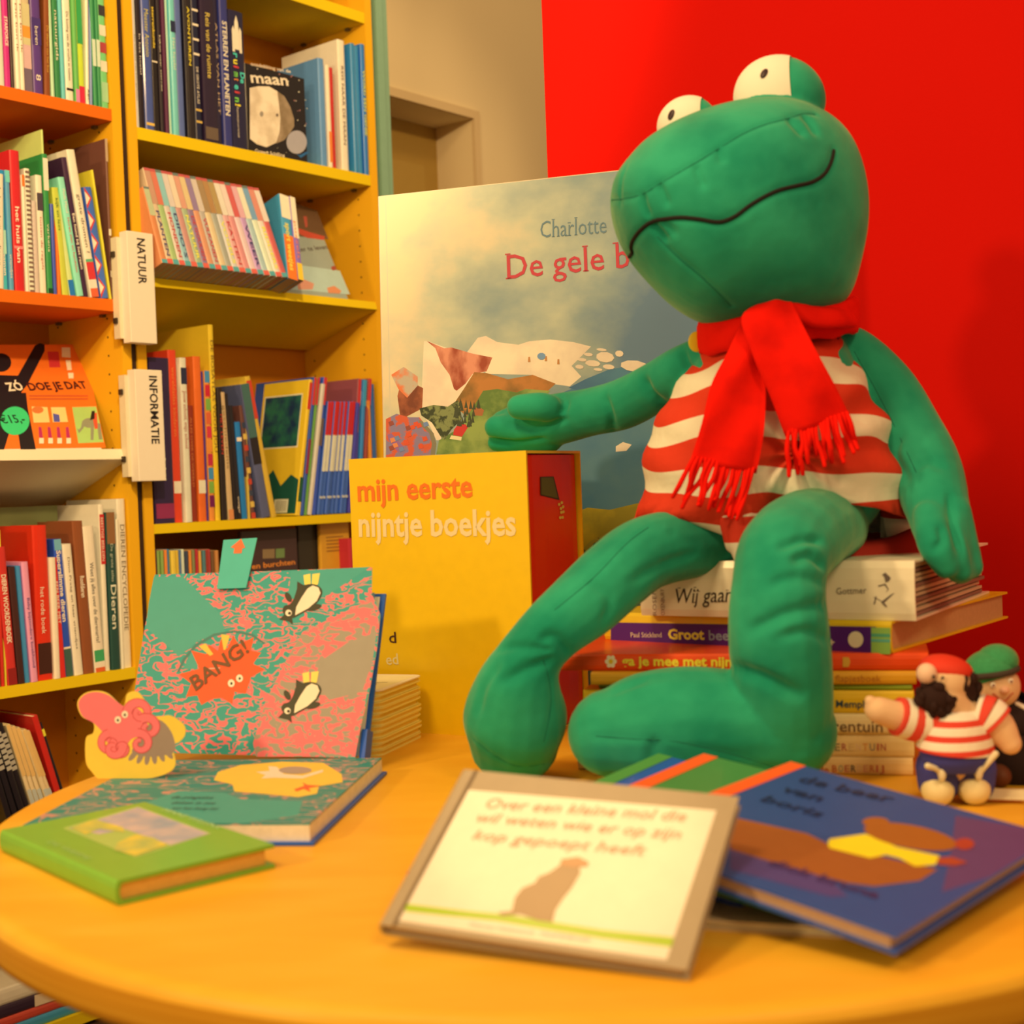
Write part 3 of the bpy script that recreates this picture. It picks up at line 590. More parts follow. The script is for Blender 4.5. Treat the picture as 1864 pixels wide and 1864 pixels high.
for i in range(21):
    fr = i / 20.
    bx = 288 + (508 - 288) * fr; by = 452 + (481 - 452) * fr; tx = 250 + (460 - 250) * fr; ty = 303 + (342 - 303) * fr
    s0, _ = slot(bx, by); s1, _ = slot(bx + 11.3, by + 1.5); st_, ht = slot(tx, ty)
    if i < 4: ht *= 1.0
    a = math.atan2(st_ - s0, ht); wd = (s1 - s0) * math.cos(a) - .0004
    s0 = max(s0, L2 + .0005)
    ey = D1 * math.sin(a) + up * math.cos(a); ez = D1 * math.cos(a) - up * math.sin(a)
    c1, c2 = [tuple(int(q * .68 + z * .32) for q, z in zip(c, (196, 140, 76))) for c in cols[i]]
    hh = math.hypot(st_ - s0, ht) if st_ > L2 + .001 else None
    if hh is None: hh = min(ht, (s0 - L2) / max(.05, abs(math.sin(a))) + .02) if i < 1 else ht * 1.02
    b_ = [(.62, 1., c2), (.97, 1., (200, 80, 60) if i % 3 else (110, 110, 80)), (.0, .05, (226, 90, 60) if i % 2 else (90, 150, 120))]
    x_ = [(words[i], random.choice([(200, 60, 50), (70, 60, 80), (240, 210, 60)]), .55, .08, .5, .02)] if words[i] else []
    book(MB(E0 + D1 * s0 + up * .0006, fw, ey, ez), .13, max(.17, min(.235, hh)), wd, c1,
         '%s leaning paperback counted from the left on the slanted shelf' % ordn[i] if i < 20 else 'red topped leaning paperback, last before the upright blue one', 'leaning paperbacks on the slanted shelf', soft=True, spine_bands=b_, spine_text=x_, pages=(206, 150, 84))
for (bx, bx1, by, tx, ty, c, b_, x_, l) in [(519, 537, 485, 508, 352, (70, 140, 200), [(0, .52, (240, 110, 30)), (.72, 1., (246, 220, 180))], [('sport weetjes', (246, 200, 60), .66, .1, .45, .02)], 'thick blue and orange paperback near the right end of the slanted shelf'),
                                        (538, 548, 488, 527, 357, (140, 100, 170), [(0, .2, (246, 180, 40)), (.5, 1, (246, 214, 170))], [('puzzels', (240, 120, 60), .7, .25, .45)], 'purple and yellow paperback, rightmost spine on the slanted shelf')]:
    s0, _ = slot(bx, by); s1, _ = slot(bx1, by); st_, ht = slot(tx, ty); a = math.atan2(st_ - s0, ht)
    ey = D1 * math.sin(a) + up * math.cos(a); ez = D1 * math.cos(a) - up * math.sin(a)
    book(MB(E0 + D1 * s0 + up * .0006, fw, ey, ez), .13, math.hypot(st_ - s0, ht), (s1 - s0) * math.cos(a) - .0004, c, l, 'leaning paperbacks on the slanted shelf', soft=True, spine_bands=b_, spine_text=x_, pages=(206, 150, 84))
# face-out book at the right of the slanted shelf
ey = (up * math.cos(.16) + fw * math.sin(.16)).normalized(); ez = D1.cross(ey).normalized()
s1 = BC(640, 543)[0]; s0 = BC(524, 527)[0]
Ml = MB(BW(s0, .018, Z2 - .004), D1, ey, ez)
Bl = book(Ml, s1 - s0, .205, .008, (160, 152, 110), 'face-out grey green book with red boat at the right of the slanted shelf')
q6 = lambda pts: [(x / 3.835 + 230, y / 3.835 + 300) for x, y in pts]
polys('cover_print', Bl, fitpx(Ml, .008, [((116, 76, 40), q6([(1150, 260), (1330, 320), (1410, 520), (1200, 500)])), ((200, 70, 40), q6([(1195, 440), (1280, 470), (1385, 500), (1380, 525), (1260, 510), (1205, 480)])), ((190, 80, 50), q6([(1235, 360), (1260, 360), (1265, 430), (1250, 440)])),
      ((186, 186, 140), q6([(1205, 700), (1490, 740), (1560, 905), (1130, 870)])), ((226, 140, 90), q6([(1190, 820), (1240, 800), (1310, 830), (1300, 870), (1200, 872)])), ((226, 130, 70), q6([(1400, 860), (1450, 845), (1500, 880), (1490, 900), (1410, 895)])), ((170, 70, 40), q6(ell(1447, 722, 18, 16)))]), off=.008)
ptext(Bl, Ml, .008, 'leer te leven', (541, 459), (597, 453), 9, (90, 60, 40))
# ---- third row
row([(286, 322, 273, 650, (50, 28, 50), 'thick dark purple atlas in large format', dict(up=1, d=.22, b=[(.03, .12, (150, 40, 60))], x=[('De grote Kinderen kinderatlas', (214, 190, 180), .9, .55, .22), ('Chez Picthall', (226, 210, 190), .4, .26, .25)])),
     (323, 338, 306, 636, (232, 60, 24), 'tall orange red book', dict(b=[(.17, .24, (246, 214, 170))], x=[('wereldatlas kinderen', (240, 120, 40), .9, .5, .4)])),
     (340, 352, 324, 651, (232, 200, 150), 'white book with a small figure on its spine', dict(b=[(.84, .94, (40, 40, 50))], x=[('Jouw school, mijn school', (190, 90, 60), .8, .45, .5)])),
     (353, 365, 341, 738, (150, 44, 20), 'brick red book with yellow print', dict(x=[('ALLES OVER DE WERELD', (214, 110, 40), .9, .3, .3)])),
     (366, 380, 348, 648, (236, 96, 24), 'orange book with a white label', dict(b=[(.17, .25, (240, 210, 170))])),
     (382, 385, 368, 676, (80, 50, 110), 'very thin violet book'),
     (386, 396, 370, 674, (236, 130, 40), 'book with coloured squares down its spine', dict(b=[(.92 - .092 * i, .998 - .092 * i, c) for i, c in enumerate([(70, 130, 150), (210, 30, 40), (130, 160, 50), (226, 90, 40), (220, 50, 50), (240, 130, 40), (200, 40, 50), (70, 130, 150), (130, 160, 50), (120, 20, 60)])])),
     (397, 406, 376, 590, (238, 178, 30), 'very tall yellow atlas, highest book', dict(up=1, d=.24, x=[('DE BOSATLAS VOOR JOU', (120, 80, 30), .92, .35, .6)])),
     (407, 417, 394, 706, (40, 26, 20), 'black book with red words', dict(x=[('HET LEVEN', (200, 50, 30), .8, .5, .5)])),
     (418, 428, 401, 714, (214, 160, 90), 'beige book with orange foot', dict(b=[(.0, .08, (226, 130, 60))], x=[('geschiedenis', (140, 100, 50), .9, .4, .4)])),
     (429, 436, 411, 716, (36, 26, 22), 'black book with white dot'),
     (437, 445, 420, 738, (36, 28, 26), 'short black book', dict(x=[('vroeger', CW, .2, .05, .5)])),
     (446, 456, 432, 768, (30, 110, 160), 'bright blue book', dict(b=[(.8, .84, CW)])),
     (457, 461, 443, 740, (214, 160, 50), 'thin mustard leaning book'),
     (462, 470, 440, 738, (110, 60, 40), 'multicoloured leaning book', dict(b=[(.1 * i, .1 * i + .05, [(200, 60, 30), (230, 170, 60), (60, 60, 60)][i % 3]) for i in range(9)])),
     (478, 494, 438, 700, (90, 84, 90), 'dark grey green leaning book', dict(b=[(.6, 1, (70, 96, 70)), (.4, .6, (40, 30, 26))])),
     (496, 506, 447, 686, (220, 160, 40), 'mustard leaning book with red head', dict(b=[(.7, .97, (210, 60, 30))])),
     (542, 549, 567, 692, (236, 176, 30), 'yellow and green picture book leaning right', dict(d=.16, b=[(.0, .1, (240, 180, 40)), (.1, .28, (30, 80, 40)), (.78, .98, (210, 50, 30))])),
     (550, 556, 574, 688, (46, 76, 120), 'blue book leaning right', dict(b=[(.8, 1, (210, 50, 40)), (.3, .55, (140, 40, 60))])),
     (557, 562, 581, 688, (110, 150, 50), 'lime green book leaning right', dict(b=[(.8, 1, (210, 50, 40))])),
     (563, 570, 588, 700, (214, 180, 130), 'thin cream book leaning right'),
     (571, 578, 592, 688, (60, 80, 140), 'violet blue book leaning right', dict(b=[(.8, 1, (210, 50, 40)), (.5, .7, (110, 80, 60))]))]
    + [(580 + 6.6 * i, 586 + 6.6 * i, 599 + 6.3 * i, 732, (60, 90, 130), '%s of eight red, white and blue booklets' % ('leftmost', 'second', 'third', 'fourth', 'fifth', 'sixth', 'seventh', 'rightmost')[i], dict(b=[(.43, .8, (236, 206, 160)), (.38, .88, (232, 202, 156)), (.7, 1, (210, 32, 24)), (.17, .175, CW)][1:3] + [(.14, .16, (200, 180, 150))], d=.13, group='identical red white and blue booklets')) for i in range(8)]
    + [(636, 642, 652, 734, (70, 60, 120), 'violet booklet', dict(d=.13)), (644, 650, 656, 690, (150, 70, 60), 'red headed booklet', dict(b=[(.8, 1, (210, 50, 40)), (.4, .6, (80, 60, 110))])),
       (652, 658, 663, 692, (46, 116, 150), 'turquoise booklet', dict(b=[(.8, 1, (60, 140, 170))])), (660, 666, 672, 690, (160, 60, 40), 'rust red booklet', dict(b=[(.8, 1, (210, 50, 40))])),
       (668, 675, 679, 712, (190, 150, 110), 'greyish beige booklet', dict(up=1)), (677, 683, 686, 730, (232, 130, 30), 'short orange booklet', dict(up=1)), (685, 692, 693, 700, (50, 90, 120), 'tall petrol blue booklet', dict(up=1))],
    Z3, L2, R2, 'in the third row, middle bookcase', 'books in the third row, middle bookcase')
# picture on the cover of the yellow and green book
for o in list(COL.objects):
    if o.get('label', '').startswith('yellow and green picture book'):
        me = [c for c in o.children if c.name.startswith('cover')][0].data
        h = max(v.co.y for v in me.vertices); w_ = max(v.co.x for v in me.vertices)
        pic = m_two('round_picture', (20, 46, 60), (40, 100, 60), 30., .35, .65)
        polys('cover_print', o, [((240, 206, 140), [(w_ * .12, h * .5), (w_ * .96, h * .5), (w_ * .96, h * .9), (w_ * .12, h * .9)]), (pic, [(w_ * .14, h * .51), (w_ * .94, h * .51), (w_ * .94, h * .89), (w_ * .14, h * .89)]),
              ((24, 76, 50), [(0.004, 0.004), (w_ * .95, .004), (w_ * .9, h * .22), (w_ * .6, h * .34), (w_ * .4, h * .22), (w_ * .2, h * .3), (.004, h * .26)]), ((230, 200, 150), [(w_ * .2, h * .02), (w_ * .5, h * .02), (w_ * .5, h * .12), (w_ * .2, h * .12)])] +
              [(BLK, [(w_ * (.24 + .03 * i), h * .03), (w_ * (.25 + .03 * i), h * .03), (w_ * (.25 + .03 * i), h * .11), (w_ * (.24 + .03 * i), h * .11)]) for i in range(8)], off=0, sign=-1)
# ---- fourth row of the middle case: small paperbacks, then face-out books
pc = [(90, 30, 30), (150, 160, 60), (140, 150, 60), (236, 120, 40), (60, 120, 130), (236, 180, 50), (230, 170, 40), (90, 110, 120), (220, 200, 150), (60, 60, 60), (236, 130, 40), (130, 120, 60), (190, 40, 40), (230, 150, 50), (80, 110, 90), (170, 50, 30), (190, 60, 50), (120, 80, 40), (200, 120, 50)]
pn = ['maroon', 'olive', 'moss green', 'orange', 'blue green', 'wide yellow', 'amber', 'slate', 'cream', 'charcoal', 'tangerine', 'khaki', 'crimson', 'ochre', 'dull green', 'brick red', 'rose red', 'brown', 'golden brown']
x = 287.
it = []
for i, c in enumerate(pc):
    ww = 9.5 if i == 5 else 6.0
    it.append((x, x + ww - .6, x, 1000 + (i * 7) % 4, c, pn[i] + ' small paperback', dict(up=1, soft=True, x=[('boek', (230, 200, 140), .5, .3, .45)] if i % 3 == 0 else []))); x += ww
row(it, Z4 + .105, L2, R2, 'in the fourth row, middle bookcase', 'small paperbacks in the fourth row, middle bookcase', depth=(.1, .12))
mb = multi('book_riser', [((0, 0, 0), (.25, .15, .1045))], mat((150, 90, 20), .6), MB(BW(L2 + .001, .0, Z4), D1, NB, Vector((0, 0, 1))))
tag(mb, 'low wooden riser under the small paperbacks on the fourth row', 'riser')
Bk, Mk, dk = standing(404, 540, 990, (74, 44, 34), 'dark brown face-out castle book behind the teal pull tab', .04, .012, Z4, s=(s_at(440, Z4 + .2, .04), s_at(541, Z4 + .2, .04)), h=.26)
ptext(Bk, Mk, .012, 'ridders en burchten', (404, 1042), (537, 1027), 10, (240, 130, 40), .02)
polys('cover_print', Bk, fitpx(Mk, .012, [((150, 110, 60), [(478, 1000), (500, 999), (500, 1016), (478, 1017)]), ((120, 130, 60), [(502, 999), (518, 998), (518, 1015), (502, 1016)])]), off=.012)
Bd, Md, dd = standing(545, 582, 986, (52, 40, 24), 'narrow dark olive face-out book beside the castle book', .05, .01, Z4, s=(s_at(544, Z4 + .2, .05), s_at(581, Z4 + .2, .05)), h=.27)
By, My, dy = standing(583, 640, 986, (226, 146, 30), 'orange yellow face-out book left of the yellow slipcase', .035, .012, Z4, s=(s_at(584, Z4 + .2, .035), s_at(636, Z4 + .2, .035)), h=.27)
polys('cover_print', By, [((150, 90, 30), [(dy[0] * .2, dy[1] * (.86 - .03 * i)), (dy[0] * .8, dy[1] * (.86 - .03 * i)), (dy[0] * .8, dy[1] * (.87 - .03 * i)), (dy[0] * .2, dy[1] * (.87 - .03 * i))]) for i in range(5)], off=dy[2])
row([(642, 650, 642, 980, (200, 40, 40), 'red book beside the slipcase', dict(up=1)), (652, 662, 652, 985, (230, 150, 60), 'pale orange book half hidden by the slipcase', dict(up=1))], Z4, L2, R2, 'in the fourth row, middle bookcase')
# ------------------------------------------------------------ round table
TC = Vector((.0597, 1.257)); TR = .533
def lathe(prof, seg=96, c=(0, 0)):
    vs, fs = [], []
    for i in range(seg):
        a = 2 * math.pi * i / seg
        for r, z in prof: vs.append((c[0] + r * math.cos(a), c[1] + r * math.sin(a), z))
    n = len(prof)
    for i in range(seg):
        for j in range(n - 1):
            a, b = i * n + j, ((i + 1) % seg) * n + j
            fs.append((a, b, b + 1, a + 1))
    return vs, fs
tb = root('round_table', Matrix.Translation((TC.x, TC.y, 0)), 'round birch display table carrying the plush frog and the picture books', 'table')
v, f = lathe([(0, 0), (TR - .012, 0), (TR - .005, -.0015), (TR - .001, -.005), (TR, -.010)], 128); link('tabletop', mesh('tabletop', [(a, b, c + ZT) for a, b, c in v], [q[::-1] for q in f], m_wood(), True), tb)
v, f = lathe([(TR, -.010), (TR, -.028), (TR - .003, -.034), (TR - .01, -.036), (0, -.036)], 128); link('table_edge', mesh('table_edge', [(a, b, c + ZT) for a, b, c in v], [q[::-1] for q in f], m_edge(), True), tb)
v, f = lathe([(0, 0), (.26, 0), (.26, .018), (.05, .035), (.035, .06), (.035, ZT - .06), (.12, ZT - .037), (0, ZT - .037)], 48); link('pedestal', mesh('pedestal', v, f, mat((90, 60, 40), .4)), tb)
def extr(name, parent, pts, z0, z1, m_, side=None):
    n = len(pts); vs = [(x, y, z) for z in (z0, z1) for x, y in pts]
    fs = [tuple(range(n))[::-1], tuple(range(n, 2 * n))] + [(i, (i + 1) % n, (i + 1) % n + n, i + n) for i in range(n)]
    ms = [m_, side or m_]; return link(name, mesh(name, vs, fs, ms, midx=[0, 0] + [1] * n), parent)
UP = Vector((0, 0, 1))
def smooth2(pts, n=4):
    q = list(pts); m_ = len(q); out = []
    for i in range(m_):
        a, b_, c, d = [np.array(q[(i + k_) % m_]) for k_ in (-1, 0, 1, 2)]
        for j in range(n):
            t = j / n; out.append(tuple(.5 * ((2 * b_) + (-a + c) * t + (2 * a - 5 * b_ + 4 * c - d) * t * t + (-a + 3 * b_ - 3 * c + d) * t ** 3)))
    return out
def ribbon(pts, w0, w1):
    L_, R_ = [], []; n = len(pts)
    for i in range(n):
        a, c = pts[max(0, i - 1)], pts[min(n - 1, i + 1)]; dx, dy = c[0] - a[0], c[1] - a[1]; l = math.hypot(dx, dy) or 1; w_ = (w0 + (w1 - w0) * i / (n - 1)) / 2
        L_.append((pts[i][0] - dy / l * w_, pts[i][1] + dx / l * w_)); R_.append((pts[i][0] + dy / l * w_, pts[i][1] - dx / l * w_))
    return L_ + R_[::-1]
def curl(x0, y0, ang, r0, turns, sgn, w0, w1):
    pts = []; n = 18
    x, y, a = x0, y0, ang
    for i in range(n):
        pts.append((x, y)); t = i / n; r = r0 * (1 - .72 * t); st_ = 2 * math.pi * turns * r0 * .6 / n; a += sgn * st_ / r; x += st_ * math.cos(a); y += st_ * math.sin(a)
    return ribbon(pts, w0, w1)
# ------------------------------------------------------------ giant picture book
e1 = Vector((.951, -.309, 0)); bk = Vector((.309, .951, 0))
a2 = math.radians(2.5); up2 = (UP * math.cos(a2) + bk * math.sin(a2)).normalized()
p = T(712, 1290); o = P(697, 760, 1.84); o.z = ZT
Mg = MB(o, e1, up2, e1.cross(up2))
hx, hy = onplane(686, 357, Mg, .014)
Mg = MB(o + e1 * hx, e1, up2, e1.cross(up2)); hy = onplane(700, 356, Mg, .014)[1]
WG = .505
Bg = book(Mg, WG, hy, .014, (232, 186, 120), 'giant standing picture book De gele ballon behind the frog', cov=.0025)
M, nt, b, tc = nodes_mat('painted_sky', .45, .3)
mp = N(nt, 'ShaderNodeMapping'); mp.inputs['Scale'].default_value = (1, 1.3, 1); nt.links.new(tc.outputs['Object'], mp.inputs[0])
n1 = N(nt, 'ShaderNodeTexNoise', Scale=5.5, Detail=6., Roughness=.55); nt.links.new(mp.outputs[0], n1.inputs['Vector'])
sx = N(nt, 'ShaderNodeSeparateXYZ'); nt.links.new(tc.outputs['Object'], sx.inputs[0])
k1 = N(nt, 'ShaderNodeMath', operation='MULTIPLY_ADD'); k1.inputs[1].default_value = -1.25; nt.links.new(sx.outputs[0], k1.inputs[0])
k2 = N(nt, 'ShaderNodeMath', operation='MULTIPLY_ADD'); k2.inputs[1].default_value = .75; nt.links.new(sx.outputs[1], k2.inputs[0]); nt.links.new(k2.outputs[0], k1.inputs[2])
nt.links.new(n1.outputs[0], k2.inputs[2])
r = ramp(nt, k1.outputs[0], [(.42, C(104, 118, 108)), (.58, C(148, 146, 110)), (.74, C(196, 176, 118)), (.88, C(238, 190, 118))]); nt.links.new(r.outputs[0], b.inputs['Base Color'])
sky = M
def mm(n, a, b_, sc, lo=.4, hi=.6, st_=(1, 1, 1)): return m_two(n, a, b_, sc, lo, hi, .5, 5., st_)
snow = mm('snow', (236, 190, 130), (252, 212, 146), 24.); rock = mm('rock', (160, 60, 30), (226, 130, 80), 46., .4, .62, (1, .5, 1)); hill = mm('hill_brown', (130, 86, 30), (190, 110, 40), 26.)
gr = mm('hill_green', (96, 112, 40), (150, 150, 60), 30.); sea = mm('sea', (58, 92, 100), (84, 122, 112), 10., .35, .7); seal = mm('sea_light', (76, 112, 108), (110, 134, 106), 9., .35, .7)
hy_ = mm('yellow_hill', (160, 130, 30), (226, 172, 30), 12.); town = mm('town', (214, 80, 40), (140, 110, 110), 90., .45, .52); volc = mm('volcano', (120, 50, 24), (176, 84, 40), 40.); smoke = mm('smoke', (196, 160, 110), (232, 110, 50), 60., .45, .6)
bush = mm('bushes', (70, 70, 24), (170, 140, 40), 120., .45, .55)
q7 = lambda pts: [(x / 3.107 + 680, y / 3.107 + 280) for x, y in pts]
L = [(seal, [(1010, 720), (1060, 700), (1110, 672), (1180, 664), (1300, 676), (1480, 690), (1480, 1000), (1000, 1000), (1000, 830)]),
     (sea, [(1035, 706), (1066, 690), (1110, 672), (1180, 662), (1240, 672), (1300, 676), (1300, 740), (1180, 740), (1090, 720)]),
     (hy_, [(1040, 935), (1070, 924), (1110, 928), (1160, 916), (1300, 915), (1480, 920), (1480, 1100), (1040, 1100)]), (bush, [(1050, 1010), (1075, 985), (1110, 968), (1150, 960), (1210, 975), (1300, 970), (1300, 1060), (1050, 1060)]),
     (snow, q7([(530, 1120), (590, 1040), (635, 1030), (700, 1065), (820, 1080), (880, 1060), (1000, 1050), (1130, 1065), (1230, 1090), (1120, 1200), (1175, 1260), (1110, 1315), (1000, 1300), (900, 1250), (640, 1245)])),
     (snow, q7([(285, 1060), (300, 1058), (420, 1100), (560, 1130), (670, 1150), (640, 1230), (560, 1260), (480, 1380), (400, 1500), (380, 1620), (355, 1620), (310, 1520), (262, 1450), (275, 1300), (280, 1170)])),
     (rock, q7([(300, 1058), (400, 1100), (440, 1095), (560, 1130), (672, 1152), (640, 1230), (560, 1245), (520, 1300), (470, 1340), (455, 1330), (430, 1250), (380, 1180), (350, 1100)])),
     (volc, q7([(135, 1370), (150, 1310), (210, 1290), (280, 1325), (275, 1440), (180, 1490), (150, 1480)])), (smoke, q7([(100, 1250), (170, 1205), (250, 1260), (250, 1310), (190, 1380), (140, 1330)])),
     (hill, q7([(450, 1420), (510, 1330), (570, 1235), (640, 1240), (760, 1275), (900, 1250), (1030, 1300), (900, 1420), (760, 1430), (700, 1480), (520, 1480)])),
     (gr, q7([(355, 1700), (370, 1620), (470, 1560), (560, 1440), (620, 1340), (700, 1330), (810, 1350), (860, 1330), (1000, 1340), (700, 1700)])),
     (mm('pines', (50, 56, 26), (130, 124, 60), 110., .45, .55), q7([(260, 1440), (340, 1420), (420, 1430), (480, 1390), (500, 1500), (440, 1560), (400, 1620), (380, 1600), (330, 1520), (270, 1480)])),
     (town, q7([(70, 1500), (130, 1470), (200, 1490), (260, 1490), (310, 1560), (330, 1640), (320, 1720), (70, 1725)])), ((150, 90, 110), q7([(80, 1590), (100, 1580), (175, 1660), (140, 1690), (85, 1620)])),
     ((130, 110, 70), q7([(255, 1505), (275, 1510), (340, 1580), (355, 1640), (345, 1720), (320, 1720), (330, 1640), (315, 1580), (260, 1530)])),
     ((206, 40, 30), q7([(455, 1560), (485, 1520), (520, 1530), (535, 1545), (500, 1600), (450, 1590)])), ((240, 200, 120), q7([(440, 1592), (500, 1602), (495, 1622), (430, 1612)])), ((170, 90, 40), q7([(560, 1440), (600, 1432), (625, 1450), (615, 1482), (575, 1480)])),
     (snow, q7([(1370, 1655), (1410, 1630), (1460, 1645), (1430, 1680), (1370, 1685)]))]
rr = random.Random(9)
for i in range(26): x, y = rr.uniform(450, 600), rr.uniform(1400, 1530); L.append(((56, 60, 30), q7([(x, y + 26), (x + 10, y - 20), (x + 20, y + 26)])))
for i in range(16): x, y = rr.uniform(80, 310), rr.uniform(1500, 1700); L.append((rr.choice([(222, 70, 30), (226, 120, 60), (110, 120, 130), (150, 60, 40)]), q7([(x, y), (x + 24, y - 8), (x + 34, y + 14), (x + 8, y + 24)])))
for cx, cy, a, b_ in [(1310, 1150, 52, 30), (1240, 1185, 44, 18), (1215, 1135, 26, 10), (1290, 1108, 30, 8), (1390, 1130, 24, 18), (1475, 1200, 80, 32), (1330, 1205, 34, 14), (1270, 1220, 26, 8), (1165, 1205, 24, 12), (1180, 1165, 26, 10)]: L.append((snow, q7(ell(cx, cy, a, b_, 9, .1))))
for cx, cy in [(880, 1165), (975, 1160), (1045, 1178)]: L.append(((200, 120, 50), q7([(cx - 4, cy - 16), (cx + 5, cy - 16), (cx + 7, cy + 12), (cx - 6, cy + 12)])))
L.append(((120, 140, 140), q7(ell(950, 1145, 24, 20, 10))))
lim = lambda pts: [(min(max(x, .001), WG - .001), min(max(y, .001), hy - .001)) for x, y in pts]
base = [(sky, [(.003, .002), (WG - .001, .002), (WG - .001, hy - .001), (.003, hy - .001)]), ((214, 180, 120), [(.012, .002), (.0135, .002), (.0135, hy - .001), (.012, hy - .001)])]
polys('cover_print', Bg, base + [(c, lim([onplane(x, y, Mg, .014) for x, y in pts])) for c, pts in L], off=.014, step=.00006)
ptext(Bg, Mg, .014, 'Charlotte', (984, 433), (1104, 424), 31, (100, 116, 100), serif=True, bold=-.006)
tt = ptext(Bg, Mg, .014, 'De gele b', (921, 508), (1147, 486), 44, (200, 50, 50), .004, serif=True)
# ------------------------------------------------------------ yellow slipcase with a red spined book inside
e1 = Vector((.88, -.475, 0)); e2 = Vector((.475, .88, 0)); q = P(957, 820, 1.52)
WB, DB, HB = .238, .14, q.z - ZT
o = Vector((q.x, q.y, ZT)) - e1 * WB
Mb = MB(o, e1, UP, -e2)
ye = mat((254, 178, 6), .45, coat=.2)
R = root('slipcase', Mb, 'tall yellow cardboard slipcase with orange and white lettering, under the frog hand', 'box')
tk = .003
vs, fs = boxes([((0, 0, -tk), (WB, HB, 0)), ((0, 0, -DB), (WB, HB, -DB + tk)), ((0, tk, -DB + tk), (tk, HB - tk, -tk)), ((tk, 0, -DB + tk), (WB, tk, -tk)), ((tk, HB - tk, -DB + tk), (WB, HB, -tk))])
link('case', mesh('case', vs, fs, ye), R)
ptext(R, Mb, 0, 'mijn eerste', (652, 912), (861, 904), 40, (250, 106, 20), .022)
ptext(R, Mb, 0, 'nijntje boekjes', (654, 976), (940, 974), 45, (252, 196, 110), .022)
ptext(R, Mb, 0, 'd', (709, 1170), (722, 1170), 20, (80, 40, 20), .01); ptext(R, Mb, 0, 'ed', (704, 1210), (726, 1209), 20, (250, 200, 110), .01); ptext(R, Mb, 0, 'nen', (696, 1245), (733, 1243), 14, (240, 110, 30), .01)
Mr = MB(o + e1 * (WB - .004) + e2 * (.012), -e1, UP, (-e1).cross(UP))
# inner book: spine shows at the open end
exx = -e1; Mi = MB(o + e1 * (WB - .003) + e2 * .0052 + UP * .0035, exx, UP, exx.cross(UP))
Bi = book(Mi, .2, HB - .008, DB - .011, (232, 36, 4), 'red spined book box with a kite picture inside the yellow slipcase', cov=.002)
Ms = MB(o + e1 * (WB - .0032), e2, UP, e1)
def rel(parent, M0): return parent.matrix_basis.inverted() @ M0
kp = lambda pts: [(x / 3.728 + 620, y / 3.728 + 760) for x, y in pts]
kt = polys('spine_print', Bi, [((60, 40, 10), [onplane(x, y, Ms) for x, y in kp([(1350, 402), (1442, 400), (1482, 560), (1352, 528)])]), ((96, 84, 20), [onplane(x, y, Ms) for x, y in kp([(1358, 408), (1437, 406), (1470, 548), (1358, 522)])])] +
           [((226, 186, 60), [onplane(x, y, Ms) for x, y in kp(ell(cx, cy, 9, 11, 8))]) for cx, cy in [(1478, 590), (1496, 578), (1490, 618), (1504, 606), (1492, 644), (1506, 640), (1484, 680), (1500, 678)]], off=.0008)
kt.matrix_basis = rel(Bi, Ms)
# ------------------------------------------------------------ pile of little board books beside the slipcase
e1 = Vector((.945, -.327, 0)); e2 = Vector((.327, .945, 0)); pc0 = T(692, 1378)
for i in range(11):
    th = .0061; j = rr.uniform(-.002, .002); dx = -.001 + .0022 * (10 - i) / 10.
    M = MB(pc0 - e1 * (.125 + j) - e2 * (-.003 + j * .6 + dx) + UP * (i * (th + .0003)), e1, e2, UP)
    nm = ('lowest', 'second', 'third', 'fourth', 'fifth', 'sixth', 'seventh', 'eighth', 'ninth', 'tenth', 'topmost')[i]
    R = root('board_book', M, '%s cream board book %s in the little pile left of the yellow slipcase' % (nm, '' if i in (0, 10) else 'from below'), 'book', 'little board books piled beside the slipcase')
    def rrect(w_, h_, r, n=5):
        pts = []
        for cx, cy, a0 in ((w_ - r, r, -90), (w_ - r, h_ - r, 0), (0, h_, None), (0, 0, None)):
            if a0 is None: pts.append((cx, cy)); continue
            for k_ in range(n + 1): a_ = math.radians(a0 + 90 * k_ / n); pts.append((cx + r * math.cos(a_), cy + r * math.sin(a_)))
        return pts
    extr('cover', R, rrect(.125, .12, .012), 0, .0014, mat((250, 200, 90), .45)); extr('pages', R, rrect(.1235, .1185, .012), .0014, th - .0014, mat((240, 170, 50), .7)); extr('cover', R, rrect(.125, .12, .012), th - .0014, th, mat((252, 214, 140) if i == 10 else (250, 196, 80), .45))
    if i == 10: polys('cover_print', R, [((250, 206, 120), [(.06, .01), (.12, .01), (.12, .11), (.06, .11)]), ((90, 60, 30), [(.088, .05), (.108, .058), (.107, .060), (.087, .052)]), ((200, 60, 30), [(.098, .036), (.102, .036), (.102, .044), (.098, .044)])], off=th)
